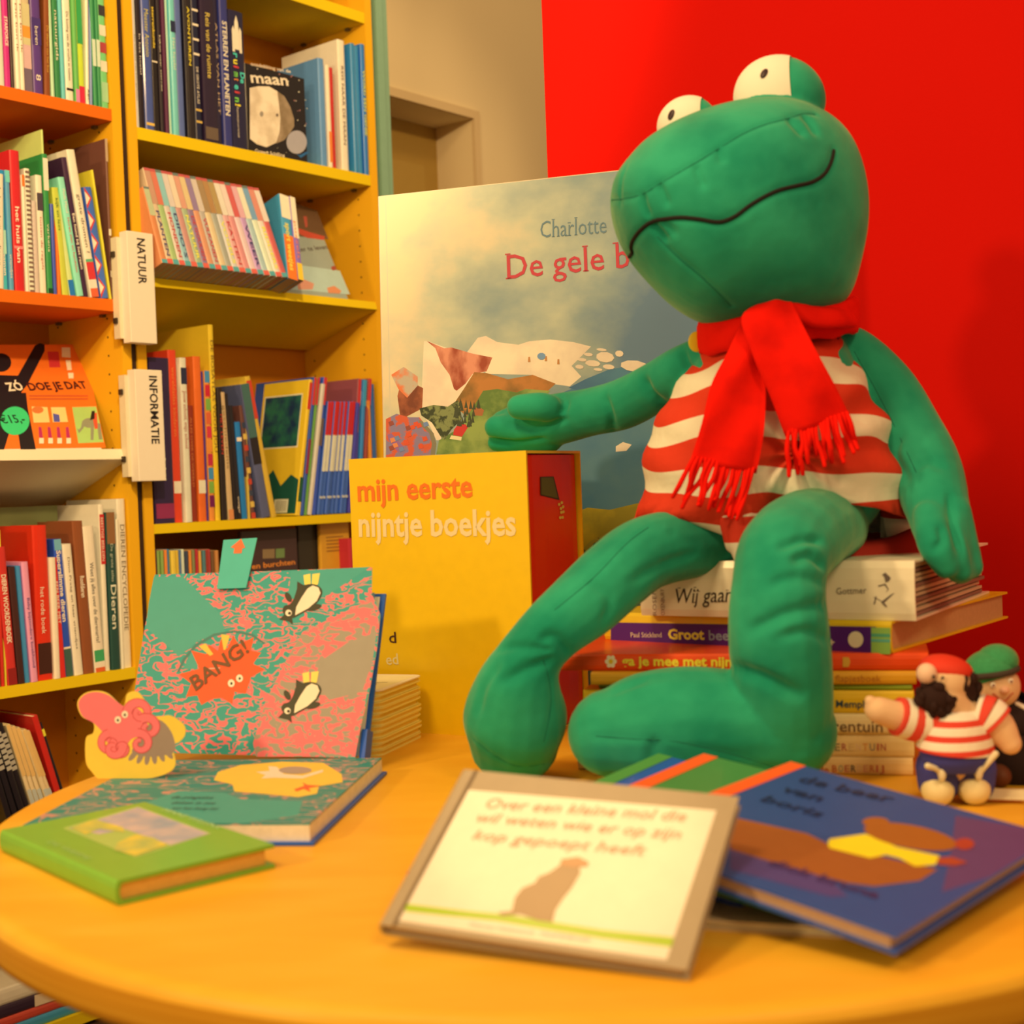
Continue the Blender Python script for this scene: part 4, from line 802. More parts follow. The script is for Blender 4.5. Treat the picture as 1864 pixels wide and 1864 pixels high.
# ------------------------------------------------------------ open pop-up book
tealc = (64, 146, 104); pink = (246, 106, 84); grey = (166, 136, 92)
e1 = Vector((math.cos(.13), -math.sin(.13), 0)); e2 = Vector((math.sin(.13), math.cos(.13), 0))
TB = .017; fr_ = T(563, 1500, ZT + TB); wb_, hb_ = .245, .262
Mp = MB(Vector((fr_.x, fr_.y, ZT + .0004)) - e1 * wb_, e1, e2, UP)
PB = root('popup_book', Mp, 'open pop-up picture book with pink coral, penguins and an octopus', 'book')
blue = mat((40, 86, 150), .4)
box('cover', (-.004, -.004, 0), (wb_ + .004, hb_ + .004, .0025), blue, PB)
box('page_block', (0, 0, .0026), (wb_, hb_, TB - .0012), mat((246, 204, 140), .7, grain=.2, scale=150.), PB)
tealm = mat(tealc, .45); cor_t = m_coral('coral_on_teal', (60, 144, 104), pink, 78., .042); cor_g = m_coral('coral_on_grey', grey, pink, 74., .075, 3.); cor_f = m_coral('coral_faint', (54, 126, 92), (200, 130, 90), 40., .02, 7.)
lp = lambda pts, M=Mp, z=TB: [onplane(x, y, M, z) for x, y in pts]
q1 = lambda pts: [(x / 2.663 + 100, y / 2.663 + 940) for x, y in pts]
clampb = lambda pts: [(min(max(x, 0), wb_), min(max(y, 0), hb_)) for x, y in pts]
extr('page', PB, [(0, 0), (wb_, 0), (wb_, hb_), (0, hb_)], TB - .0012, TB, cor_f)
polys('page_print', PB, [(tealm, clampb(lp(q1([(300, 1440), (600, 1330), (820, 1340), (900, 1370), (1200, 1380), (1180, 1450), (900, 1490), (400, 1480)])))),
      (mat((250, 184, 48), .45), clampb(lp(q1([(770, 1280), (790, 1240), (900, 1205), (1100, 1190), (1300, 1195), (1390, 1250), (1395, 1290), (1280, 1310), (1270, 1345), (1180, 1362), (1000, 1345), (870, 1335), (860, 1300)])))),
      ((252, 226, 170), clampb(lp(q1([(975, 1240), (1040, 1235), (1035, 1212), (1075, 1215), (1110, 1250), (1200, 1258), (1300, 1228), (1300, 1240), (1200, 1272), (1060, 1268), (1000, 1272), (1020, 1255)])))),
      ((176, 140, 96), clampb(lp(q1(ell(1165, 1232, 80, 18))))), ((250, 90, 30), clampb(lp(q1([(1160, 1325), (1210, 1308), (1200, 1292), (1225, 1304), (1290, 1308), (1230, 1318), (1240, 1338), (1205, 1322), (1170, 1335)]))))], off=TB)
for i, s in enumerate(['de pinguins', 'doken in zee', 'tot het bang zei']): ptext(PB, Mp, TB, s, (310, 1454 + 10 * i), (385 + 4 * i, 1455 + 10 * i), 5, (40, 80, 60))
# upright spread
rt_ = -.2725; e1 = Vector((math.cos(rt_), math.sin(rt_), 0)); nb = Vector((-math.sin(rt_), math.cos(rt_), 0))
def leaf(ti, off, extra, w0=0):
    up_ = UP * math.sin(ti) + nb * math.cos(ti)
    return MB(Vector((-.4125, 1.436 + 0, ZT + TB + .001)) + nb * off + e1 * w0, e1, up_, e1.cross(up_))
Mu = leaf(1.2096, 0, 0); inv = Mp.inverted()
PU = link('standing_page', None, PB, ml=inv @ Mu)
lu = lambda pts, z=.0012: [onplane(x, y, Mu, z) for x, y in pts]
out = lu([(228, 1368), (646, 1380), (655, 1330), (672, 1260), (686, 1180), (692, 1120), (684, 1095), (676, 1085), (677, 1033), (282, 1046), (262, 1150)], 0)
bpy.data.objects.remove(PU)
PU = extr('standing_page', PB, out, -.0012, .0, mat((242, 208, 150), .6)); PU.matrix_basis = inv @ Mu
for i, (c, tk) in enumerate([((234, 206, 150), .0015), ((120, 150, 150), .0015), ((240, 206, 150), .0015), ((44, 92, 156), .003)]):
    Ml_ = leaf(1.2096 - .016 * (i + 1), .0035 * (i + 1), 0, .003 * (i + 1))
    l_ = box('leaf' if i < 3 else 'back_cover', (.004, 0, -tk), (.248 + .001 * i, .168 + .004 * (i % 2), 0), mat(c, .5), PB); l_.matrix_basis = inv @ Ml_
sp_ = box('spine', (.258, -.004, -.022), (.264, .030, -.006), blue, PB); sp_.matrix_basis = inv @ leaf(1.2, 0, 0)
sz = (0, 0)
UPR = [(cor_t, [(228, 1368), (646, 1380), (655, 1330), (672, 1260), (686, 1180), (692, 1120), (684, 1095), (677, 1083), (677, 1033), (282, 1046), (262, 1150)]),
       (cor_g, q1([(1120, 700), (1200, 560), (1390, 470), (1530, 400), (1568, 500), (1530, 760), (1455, 1165), (975, 1165), (960, 1100), (1020, 900)])),
       (mat(grey, .5), q1([(1290, 700), (1420, 610), (1560, 560), (1540, 700), (1490, 850), (1330, 890), (1250, 800)])),
       (tealm, q1([(480, 292), (620, 292), (700, 370), (800, 470), (830, 570), (700, 600), (600, 680), (560, 640), (440, 540), (455, 420)])),
       (tealm, q1([(1145, 265), (1530, 245), (1340, 370), (1200, 440), (1130, 380)])),
       ((60, 110, 80), q1([(593, 752), (620, 690), (680, 620), (770, 568), (870, 552), (960, 570), (1020, 615), (1012, 620), (950, 580), (865, 562), (775, 580), (690, 630), (632, 695), (603, 755)])),
       (tealm, q1([(620, 740), (660, 660), (700, 650), (690, 740)])),
       ((250, 76, 20), q1([(600, 765), (700, 738), (660, 650), (735, 668), (745, 620), (790, 652), (805, 592), (835, 640), (865, 578), (890, 620), (965, 585), (950, 650), (1000, 660), (960, 715), (1020, 740), (950, 780), (925, 860), (870, 850), (860, 910), (810, 880), (760, 885), (710, 915), (690, 868), (635, 875), (660, 810)])),
       ((250, 176, 50), q1([(698, 630), (730, 616), (768, 668), (752, 676)])), ((250, 176, 50), q1([(805, 572), (848, 576), (828, 645), (818, 648)])), ((250, 160, 110), q1([(720, 738), (800, 732), (800, 737), (720, 743)]))]
for cx, cy in [(855, 809), (895, 785)]: UPR += [((252, 226, 160), q1(ell(cx, cy, 17, 19, 12))), ((40, 40, 24), q1(ell(cx + 1, cy + 1, 6, 7, 8)))]
def penguin(dx, dy):
    g = lambda pts: q1([(x + dx, y + dy) for x, y in pts])
    return [((250, 196, 70), g([(1205, 285), (1238, 278), (1240, 328), (1225, 345), (1210, 330)])), ((250, 196, 70), g([(1248, 280), (1285, 275), (1275, 330), (1245, 345)])),
            ((54, 48, 24), g(smooth2([(1128, 490), (1104, 462), (1112, 435), (1140, 425), (1160, 395), (1178, 345), (1215, 332), (1250, 328), (1285, 342), (1297, 372), (1275, 415), (1235, 450), (1190, 475), (1158, 492)], 3))), ((54, 48, 24), g([(1088, 500), (1112, 476), (1150, 490), (1154, 526), (1134, 510)])), ((54, 48, 24), g([(1172, 395), (1175, 315), (1225, 345)])), ((54, 48, 24), g(ell(1132, 392, 14, 26, 14, -.5))), ((54, 48, 24), g(ell(1255, 442, 38, 15, 16, -.25))),
            ((252, 228, 160), g([(1165, 480), (1170, 440), (1195, 395), (1225, 350), (1250, 335), (1278, 345), (1288, 372), (1270, 410), (1230, 445)])), ((252, 220, 140), g(ell(1133, 468, 16, 16, 12))), ((40, 40, 24), g(ell(1138, 470, 8, 8, 8)))]
UPR += penguin(0, 0)
# the lower one: feet up right, beak down left
UPR += penguin(-5, 475)
uv = [(c, lu(pts, .0)) for c, pts in UPR]
pr = polys('page_print', PB, uv, off=.0, step=.00012); pr.matrix_basis = inv @ Mu
PUr = bpy.data.objects.new('tmp', None); 
a_ = [lu([pt], .002)[0] for pt in [(355, 1257), (453, 1185)]]
bt = text(PB, 'BANG!', (*a_[0], .0008), (a_[1][0] - a_[0][0], a_[1][1] - a_[0][1], 0), (-(a_[1][1] - a_[0][1]), a_[1][0] - a_[0][0], 0), math.dist(*a_), .017, (110, 60, 20), .02); bt.matrix_basis = inv @ Mu
bpy.data.objects.remove(PUr)
tbp = extr('pull_tab', PB, lu([(395, 1072), (448, 1070), (468, 979), (407, 983)], .004), .003, .0042, mat((76, 168, 120), .5)); tbp.matrix_basis = inv @ Mu
ar = polys('arrow', PB, [((246, 100, 40), lu(q1([(852, 150), (903, 108), (922, 152), (908, 155), (905, 178), (866, 180), (870, 155)]), .0044))], off=.0044); ar.matrix_basis = inv @ Mu
# octopus flap standing at the left front
eo = Vector((math.cos(-.18), math.sin(-.18), 0)); oo = T(150, 1418, ZT + TB); upo = (UP + Vector((.05, .12, 0))).normalized()
upo = (upo - eo * upo.dot(eo)).normalized(); Mo = MB(oo + UP * .0006, eo, upo, eo.cross(upo))
lo = lambda pts, z=.001: [(x, max(0, y)) for x, y in [onplane(x, y, Mo, z) for x, y in pts]]
OY = [(0, 1420)]
fl_out = q1([(150, 1190), (150, 1075), (185, 1050), (185, 1000), (130, 970), (108, 905), (140, 860), (200, 845), (260, 860), (330, 920), (350, 860), (400, 850), (440, 900), (470, 960), (510, 970), (560, 965), (625, 1010), (630, 1060), (600, 1095), (570, 1110), (585, 1200), (545, 1245), (440, 1275), (300, 1300), (220, 1280), (180, 1240)])
fl1 = extr('octopus_flap', PB, lo(smooth2(fl_out), 0), -.001, 0, mat((250, 184, 48), .5), mat((190, 160, 90), .6)); fl1.matrix_basis = inv @ Mo
pk = mat((248, 104, 84), .5)
OCT = [((160, 120, 80), q1(smooth2([(380, 1120), (430, 1060), (460, 1000), (500, 985), (540, 1010), (575, 1070), (580, 1140), (520, 1160), (450, 1165), (380, 1150)])))]
OCT += [((160, 120, 80), q1(ell(380 + i * 34, 1158 + 14 * math.sin(i * .8), 13, 34, 12, .7 - i * .27))) for i in range(6)]
OCT += [(pk, q1(smooth2([(190, 1003), (134, 968), (114, 905), (145, 864), (200, 851), (258, 866), (310, 905), (345, 925), (400, 930), (440, 975), (445, 1020), (420, 1060), (370, 1080), (345, 1120), (330, 1165), (300, 1150), (270, 1090), (235, 1050)]))),
        ]
dk_ = (214, 70, 56)
for cv in [(350, 950, -1.5, 62, 1.15, 1, 44, 20), (415, 985, -.7, 56, 1.15, 1, 42, 18), (400, 1050, -.2, 54, 1.15, 1, 38, 16), (262, 1050, 3.0, 54, 1.2, -1, 34, 14), (290, 1085, 2.4, 50, 1.2, -1, 32, 14), (330, 1110, 1.4, 50, .9, 1, 40, 16)]:
    OCT += [(dk_, q1(curl(*cv[:6], cv[6] + 9, cv[7] + 9))), (pk, q1(curl(*cv)))]
for cx, cy in [(306, 986), (340, 960)]: OCT += [((252, 226, 160), q1(ell(cx, cy, 16, 18, 12))), ((60, 50, 30), q1(ell(cx, cy + 2, 6, 7, 8)))]
po = polys('flap_print', PB, [(c, lo(pts, 0)) for c, pts in OCT], off=0, step=.0001); po.matrix_basis = inv @ Mo
# ------------------------------------------------------------ lying books on the table
def lay(x, y, z, rot, w_, h_, tx, ty, th, col, label, **kw):
    a = Vector((math.cos(rot) * math.cos(ty), math.sin(rot) * math.cos(ty), math.sin(ty))); n = Vector((-math.sin(rot), math.cos(rot), 0))
    up_ = a.cross(n); b_ = n * math.cos(tx) + up_ * math.sin(tx); c_ = a.cross(b_)
    M = MB(Vector((x, y, z)) - c_ * th, a, b_, c_)
    return book(M, w_, h_, th, col, label, **kw), M
DZ = ZT - .55
Bgr, Mgr = lay(-.2870, .9560, ZT + .0182, .72, .1285, .215, 0, 0, .018, (128, 166, 40), 'small square green book lying at the left front of the table', pages=(236, 160, 60), overhang=.004, cov=.0028)
gp = m_two('meadow_picture', (214, 170, 130), (160, 150, 130), 40., .35, .65); gy = m_two('meadow_yellow', (240, 190, 50), (180, 170, 70), 40., .35, .65)
q8 = lambda pts: [(x / 3.086, y / 3.086 + 1260) for x, y in pts]
polys('cover_print', Bgr, [((176, 180, 70), [onplane(x, y, Mgr, .018) for x, y in q8([(350, 765), (775, 640), (1190, 795), (760, 930)])]),
      (gp, [onplane(x, y, Mgr, .018) for x, y in q8([(390, 765), (775, 648), (1175, 795), (960, 860), (700, 770), (560, 800)])]),
      (gy, [onplane(x, y, Mgr, .018) for x, y in q8([(400, 765), (530, 715), (690, 760), (700, 790), (560, 770), (480, 800)])]), (gy, [onplane(x, y, Mgr, .018) for x, y in q8([(660, 850), (760, 800), (860, 820), (940, 860), (760, 922), (640, 890)])])], off=.018)
ptext(Bgr, Mgr, .018, 'MINNE WILLINK', (292, 1476), (396, 1510), 7, (190, 206, 110))
ptext(Bgr, Mgr, .018, 'DE WEIDE', (84, 1534), (158, 1566), 7, (170, 190, 90))
# blue bear-like book with an orange spine on top of the pile
def spine_col(R, M, w_, h_, th, c):
    vs, fs = boxes([((-.0006, -.0003, -.0003), (.013, h_ + .0003, th + .0005))]); link('cloth_spine', mesh('cloth_spine', vs, fs, mat(c, .6)), R)
bx, by_, bz_, br_, bw, bh, btx, bty = .0548, .9129, ZT + .05, -.7423, .2109, .2346, .0288, -.1339
Bb, Mb_ = lay(bx, by_, bz_, br_, bw, bh, btx, bty, .0115, (50, 76, 112), 'blue picture book with brown and yellow figure on top of the pile', pages=(200, 140, 80), k=1.0)
spine_col(Bb, Mb_, bw, bh, .0115, (250, 92, 24))
q9 = lambda pts: [(x / 2.44 + 1100, y / 2.44 + 1370) for x, y in pts]
lb = lambda pts: [(min(max(x, .002), bw - .001), min(max(y, .001), bh - .001)) for x, y in [onplane(x, y, Mb_, .0115) for x, y in pts]]
polys('cover_print', Bb, [((46, 72, 106), [(.014, .001), (bw - .001, .001), (bw - .001, bh - .001), (.014, bh - .001)]), ((98, 62, 84), lb(q9([(1560, 280), (1900, 330), (2000, 420), (1750, 560), (1500, 620), (1540, 450)]))), ((84, 62, 94), lb(q9([(560, 430), (760, 470), (1000, 560), (1080, 640), (1000, 640), (560, 520)]))),
      ((164, 84, 26), lb(q9([(560, 285), (900, 360), (1000, 410), (1260, 470), (1480, 520), (1400, 570), (1200, 595), (1080, 580), (850, 520), (560, 430)]))),
      ((250, 206, 24), lb(q9([(992, 405), (1000, 385), (1160, 362), (1300, 420), (1490, 460), (1470, 500), (1380, 506), (1310, 470), (1250, 455), (1180, 470), (1000, 425)]))),
      ((170, 90, 22), lb(q9(ell(1360, 375, 210, 52, 24, .18)))), ((170, 90, 22), lb(q9(ell(1205, 310, 60, 22, 14)))), ((176, 60, 30), lb(q9(ell(1600, 408, 44, 26, 14)))), ((176, 66, 30), lb(q9([(1480, 470), (1540, 465), (1615, 490), (1560, 505), (1480, 500)])))], off=.0115)
for s, a_, b_, c in [('de beer', (1450, 1423), (1620, 1462), (30, 40, 60)), ('van', (1418, 1440), (1490, 1460), (24, 36, 60)), ('boris', (1382, 1458), (1490, 1489), (24, 36, 60)), ('dick bruna', (1395, 1574), (1595, 1637), (70, 40, 70))]:
    ptext(Bb, Mb_, .0115, s, a_, b_, 14, c, .02)
e1b = Vector((math.cos(br_), math.sin(br_), 0)); nbb = Vector((-math.sin(br_), math.cos(br_), 0))
def under(dx, dy, drot, dz, w_, h_, th, c, sc, label):
    p_ = Vector((bx, by_, 0)) + e1b * dx + nbb * dy; s_ = math.sin(bty)
    B_, M_ = lay(p_.x, p_.y, bz_ + dz + dx * s_, br_ + drot, w_, h_, btx, bty, th, c, label, pages=(200, 140, 70))
    if sc: spine_col(B_, M_, w_, h_, th, sc)
    return B_, M_
B2, M2 = under(-.064, .006, .10, -.0125, .19, .236, .0105, (76, 132, 50), (250, 92, 24), 'green picture book with orange spine just under the blue picture book')
polys('cover_print', B2, [((160, 80, 40), [onplane(x, y, M2, .0105) for x, y in ell(1262, 1452, 30, 10, 14)])], off=.0105)
B3, M3 = under(-.104, .01, .14, -.0235, .19, .236, .0095, (40, 80, 140), (80, 140, 50), 'blue book with green spine third from the top of the pile')
# flat ones at the bottom
def flat(px, py, z, rot, w_, h_, th, c, label, sc=None, **kw):
    p_ = T(px, py, z); B_, M_ = lay(p_.x, p_.y, z, rot, w_, h_, 0, 0, th, c, label, **kw)
    if sc: spine_col(B_, M_, w_, h_, th, sc)
    return B_, M_
flat(742, 1588, ZT + .0125, -.52, .20, .158, .012, (96, 70, 110), 'purple picture book with orange spine at the bottom left under the mole book', (250, 92, 24))
flat(968, 1452, ZT + .011, -.35, .16, .05, .0105, (40, 80, 150), 'small blue book with a pale label lying behind the mole book', None)
flat(1228, 1672, ZT + .0065, -.30, .105, .12, .006, (226, 170, 100), 'cream edged booklet at the very bottom right of the pile', None)
# mole book (the figure is left as a plain brown shape)
mx_, my_, mz, mr, mw_, mh_, mtx, mty = -.0926, .8457, ZT + .0145, -.3956, .1971, .143, .5178, -.0446
Bm, Mm = lay(mx_, my_, mz + .002, mr, mw_, mh_, mtx, mty, .0095, (178, 136, 80), 'brown framed picture book with white cover leaning on the pile in front', pages=(190, 140, 90), rough=.22)
qa = lambda pts: [(x / 2.6477 + 660, y / 2.6477 + 1370) for x, y in pts]
la = lambda pts: [onplane(x, y, Mm, .0095) for x, y in pts]
glossy = mat((252, 222, 160), .16, spec=.6, coat=.8)
polys('cover_print', Bm, [(glossy, la(qa([(512, 180), (1705, 280), (1465, 1000), (172, 810)]))), ((178, 180, 30), la(qa([(214, 730), (480, 762), (700, 782), (900, 815), (1150, 855), (1500, 892), (1488, 938), (1150, 896), (900, 856), (640, 812), (203, 766)]))),
      ((170, 118, 60), la(qa([(655, 772), (720, 765), (735, 700), (770, 655), (830, 630), (850, 600), (900, 580), (950, 545), (1040, 530), (1050, 580), (1010, 650), (970, 700), (930, 760), (915, 820), (840, 810), (760, 780), (670, 790)]))),
      ((196, 122, 56), la(qa([(950, 545), (960, 515), (1040, 505), (1090, 530), (1085, 550), (1020, 556)])))], off=.0095, rough=.16, coat=.8)
for s, a_, b_, cp in [('Over een kleine mol die', (590, 268), (1555, 335), 50), ('wil weten wie er op zijn', (545, 335), (1530, 420), 50), ('kop gepoept heeft', (525, 420), (1360, 500), 50), ('Werner Holzwarth  Wolf Erlbruch', (510, 840), (1090, 915), 22)]:
    ptext(Bm, Mm, .0095, s, qa([a_])[0], qa([b_])[0], cp / 2.65, (206, 150, 90) if cp > 30 else (222, 170, 120), .0, .25)
hg = box('hinge_groove', (.010, .0, .0094), (.0125, mh_, .0099), mat((120, 84, 44), .3), Bm)
# ------------------------------------------------------------ stack of books the frog sits on
e1 = Vector((.966, -.259, 0)); e2 = Vector((.259, .966, 0))
c0 = T(1662, 1420); c0 = Vector((c0.x, c0.y, ZT)); q_ = P(1663, 1070, 1.27); c0.x, c0.y = q_.x, q_.y
MS = MB(c0, e1, UP, -e2)
def sx_(px, py): return onplane(px, py, MS)
ys = [1421, 1380, 1337, 1300, 1258, 1247, 1222, 1190, 1132, 1022]
zz_ = [0] + [sx_(1610, y)[1] for y in ys[1:]]
sk = []
spec = [(1052, 1662, .18, (246, 178, 90), 'cream board book de BOERDERIJ, lowest in the stack under the frog', 0),
        (1050, 1664, .19, (246, 186, 96), 'cream board book DIERENTUIN, second lowest under the frog', .001),
        (1056, 1660, .18, (250, 196, 110), 'cream book with dark lettering dierentuin, third from below', -.001),
        (1062, 1664, .2, (246, 176, 24), 'deep yellow book with dark lettering, above the three cream ones under the frog', .0),
        (1090, 1660, .17, (150, 150, 30), 'very thin lime book in the stack under the frog', .003),
        (1075, 1668, .19, (236, 148, 24), 'orange yellow flapjesboek in the stack under the frog', .001),
        (1006, 1690, .20, (244, 66, 10), 'bright orange red book with yellow lettering and a small flower, third from top', .002),
        (1100, 1622, .33, (240, 176, 20), 'yellow book with purple spine reading Groot in the stack', .0),
        (1165, 1665, .30, (250, 208, 132), 'thick cream book Wij gaan op top of the stack', .0)]
SB = []
XR = {7: .40, 8: .29, 6: .0, 2: -.02, 4: .03, 5: -.03}
for i, (xl, xr, dp, c, lab, off) in enumerate(spec):
    z0, z1 = zz_[i] + .0003, zz_[i + 1]; ym = (ys[i] + ys[i + 1]) / 2
    b_ = sx_(xr, ym)[0]; R2_ = Matrix.Rotation(-XR.get(i, 0), 3, 'Z'); f1, f2 = R2_ @ e1, R2_ @ e2
    oc = c0 + e1 * b_ + e2 * off; Mi_ = MB(oc, f1, UP, -f2); a = onplane(xl, ym, Mi_)[0]
    M = MB(oc + UP * z0, f2, -f1, UP)
    B_ = book(M, dp, -a, z1 - z0, c, lab, 'books stacked under the frog', cov=.0022, pages=(206, 140, 70) if i > 6 else PAGE, overhang=.004)
    SB.append((B_, M, z1 - z0, -a, Mi_))
def stext(i, s, p0, p1, cap, c, bold=0., shear=0., z=-.0001, serif=False):
    B_, MS_ = SB[i][0], SB[i][4]; t_ = ptext(B_, MS_, z, s, p0, p1, cap, c, bold, shear, name='spine_lettering', serif=serif); t_.matrix_basis = rel(B_, MS_); return t_
def spoly(i, pl, z=.0001):
    B_, MS_ = SB[i][0], SB[i][4]; t_ = polys('spine_print', B_, [(c, [onplane(*p_, MS_) for p_ in pts]) for c, pts in pl], off=z); t_.matrix_basis = rel(B_, MS_)
for i in (4,): pass
stext(8, 'Wij gaan op', (1232, 1098), (1376, 1094), 27, (60, 36, 20), .0, .25, serif=True); stext(8, 'Gottmer', (1523, 1082), (1578, 1080), 12, (110, 80, 50), .0)
bl = [((120, 90, 60), q) for q in ([(1590, 1100), (1594, 1085), (1596, 1086), (1593, 1100)], [(1590, 1086), (1606, 1094), (1622, 1082), (1629, 1079), (1610, 1097), (1592, 1089)], [(1598, 1066), (1612, 1062), (1618, 1072), (1612, 1080), (1616, 1072), (1610, 1065), (1600, 1068)], [(1606, 1046), (1612, 1042), (1622, 1052), (1618, 1058), (1612, 1060), (1610, 1050)], [(1604, 1096), (1612, 1104), (1616, 1104), (1607, 1094)])]
spoly(8, bl)
for s, x in (('ROSEN', 1192), ('OXENBURY', 1207)):
    B_ = SB[8][0]; a, b_ = onplane(x + 4, 1120, SB[8][4]), onplane(x + 4, 1072, SB[8][4])
    t_ = text(B_, s, (a[0], a[1], .0008), (0, 1, 0), (-1, 0, 0), b_[1] - a[1], .0045, (130, 90, 60), name='spine_lettering'); t_.matrix_basis = rel(B_, SB[8][4])
spoly(7, [((86, 26, 84), [(1112, 1133), (1595, 1141), (1595, 1188), (1112, 1176)]), ((150, 170, 60), [(1586, 1142), (1621, 1143), (1621, 1191), (1586, 1190)]), ((90, 150, 90), [(1586, 1153), (1621, 1154), (1621, 1160), (1586, 1159)]), ((100, 160, 110), [(1586, 1163), (1621, 1164), (1621, 1169), (1586, 1168)]), ((240, 200, 130), ell(1558, 1164, 14, 15, 18))])
stext(7, 'Paul Stickland', (1149, 1160), (1205, 1160), 9, (236, 190, 120), .0); stext(7, 'Groot', (1217, 1163), (1283, 1164), 18, (250, 204, 60), .04); stext(7, 'beesten', (1291, 1165), (1372, 1166), 18, (150, 140, 120), .02); stext(7, '5+', (1500, 1176), (1520, 1176), 14, (240, 200, 130), .02); stext(7, 'h', (1553, 1170), (1563, 1170), 12, (40, 30, 30), .03)
stext(6, 'ga je mee met nijntje', (1132, 1211), (1362, 1213), 17, (250, 196, 40), .03)
spoly(6, [((252, 216, 150), ell(1112 + 7 * math.cos(k_), 1204 + 8 * math.sin(k_), 4, 4.5, 8)) for k_ in [j * 1.0472 for j in range(6)]] + [((240, 170, 20), ell(1112, 1204, 4, 4.5, 10)), ((226, 150, 40), [(1534, 1196), (1545, 1196), (1548, 1204), (1545, 1214), (1534, 1214)])])
stext(5, 'Een flapjesboek', (1490, 1240), (1604, 1241), 12, (190, 100, 20)); stext(3, 'bij Memphis Belle', (1498, 1287), (1636, 1289), 13, (60, 70, 60), .02)
stext(2, 'dierentuin', (1478, 1331), (1607, 1333), 21, (120, 80, 40), .01)
x = 1500
for ch, c in zip('DIERENTUIN', [(190, 90, 50), (220, 150, 70), (140, 120, 70), (190, 90, 60), (230, 170, 90), (240, 180, 110), (230, 140, 60), (140, 120, 90), (200, 100, 60), (190, 90, 60)]):
    ww = 4 if ch == 'I' else 9.5; stext(1, ch, (x, 1366), (x + ww, 1366.2), 13, c, .01); x += ww + 3.2
x = 1515; stext(0, 'de', (1491, 1406), (1509, 1406), 12, (210, 110, 50), .02)
for ch, c in zip('BOERDERIJ', [(206, 90, 40), (160, 140, 90), (200, 100, 60), (90, 70, 50), (236, 170, 100), (220, 130, 80), (210, 100, 50), (206, 90, 60), (200, 100, 50)]):
    ww = 3.5 if ch == 'I' else 8.8; stext(0, ch, (x, 1405), (x + ww, 1405.2), 12.5, c, .01); x += ww + 2.6
# loose thick leaves showing at the side of the top book
B_, M_, th_, hh_, _u = SB[8]
pg = [c for c in B_.children if c.name.startswith('pages')][0]; bpy.data.objects.remove(pg)
n_ = 11
for i in range(n_):
    z = .003 + (th_ - .006) * i / n_; dz_ = (th_ - .006) / n_ * rr.uniform(.55, .8)
    vs, fs = boxes([((.004, .004 + rr.uniform(-.001, .002), z), (.293 - rr.uniform(0, .014), hh_ - .004, z + dz_))]); link('leaf', mesh('leaf', vs, fs, mat((214, 160, 96) if i % 3 else (150, 96, 60), .7)), B_)
# side lettering on the orange book
Bz_, Mz_, tz_, hz_, _u = SB[6]
text(Bz_, 'MERCIS', (.03, -.0012, tz_ * .25), (1, 0, 0), (0, 0, 1), .055, tz_ * .5, (250, 170, 60), .02)
ob = box('orange_panel', (.012, -.0008, .0006), (.11, -.0002, tz_ - .0006), mat((246, 84, 14), .5), Bz_)
# ------------------------------------------------------------ plush frog
def cr_(pts, n=6):
    out = []
    pp = [pts[0]] + pts + [pts[-1]]
    for i in range(1, len(pp) - 2):
        p0_, p1_, p2_, p3_ = [np.array(q, float) for q in pp[i - 1:i + 3]]
        for j in range(n):
            t = j / n; out.append(.5 * ((2 * p1_) + (-p0_ + p2_) * t + (2 * p0_ - 5 * p1_ + 4 * p2_ - p3_) * t * t + (-p0_ + 3 * p1_ - 3 * p2_ + p3_) * t ** 3))
    out.append(np.array(pts[-1], float)); return out
def sweep(pts, seg=18, caps=True, n=6, flat=1.):
    """pts: (x,y,z,r) ; round tube with hemispherical ends"""
    c = cr_([tuple(p) for p in pts], n); P_ = [Vector(q[:3]) for q in c]; R_ = [float(q[3]) for q in c]
    if caps:
        for end in (0, 1):
            a, b_ = (P_[0], P_[1]) if end == 0 else (P_[-1], P_[-2]); r = R_[0] if end == 0 else R_[-1]; d = (a - b_).normalized()
            add = [(a + d * r * math.sin(t), r * math.cos(t)) for t in (.35, .7, 1.0, 1.25, 1.45)]
            if end == 0: P_ = [q[0] for q in add][::-1] + P_; R_ = [q[1] for q in add][::-1] + R_
            else: P_ += [q[0] for q in add]; R_ += [q[1] for q in add]
    vs, fs = [], []; up_ = None
    for i, q in enumerate(P_):
        t = (P_[min(i + 1, len(P_) - 1)] - P_[max(i - 1, 0)]).normalized()
        if up_ is None: up_ = t.orthogonal().normalized()
        up_ = (up_ - t * up_.dot(t)).normalized(); sd = t.cross(up_)
        for k_ in range(seg):
            a = 2 * math.pi * k_ / seg; vs.append(q + (up_ * math.cos(a) + sd * math.sin(a) * flat) * R_[i])
    m_ = len(P_)
    for i in range(m_ - 1):
        for k_ in range(seg): a, b_ = i * seg + k_, i * seg + (k_ + 1) % seg; fs.append((a, b_, b_ + seg, a + seg))
    fs.append(tuple(range(seg))[::-1]); fs.append(tuple(range((m_ - 1) * seg, m_ * seg)))
    return vs, fs
def pxs(l): return [(*P(a, b_, Y), r) for a, b_, Y, r in l]
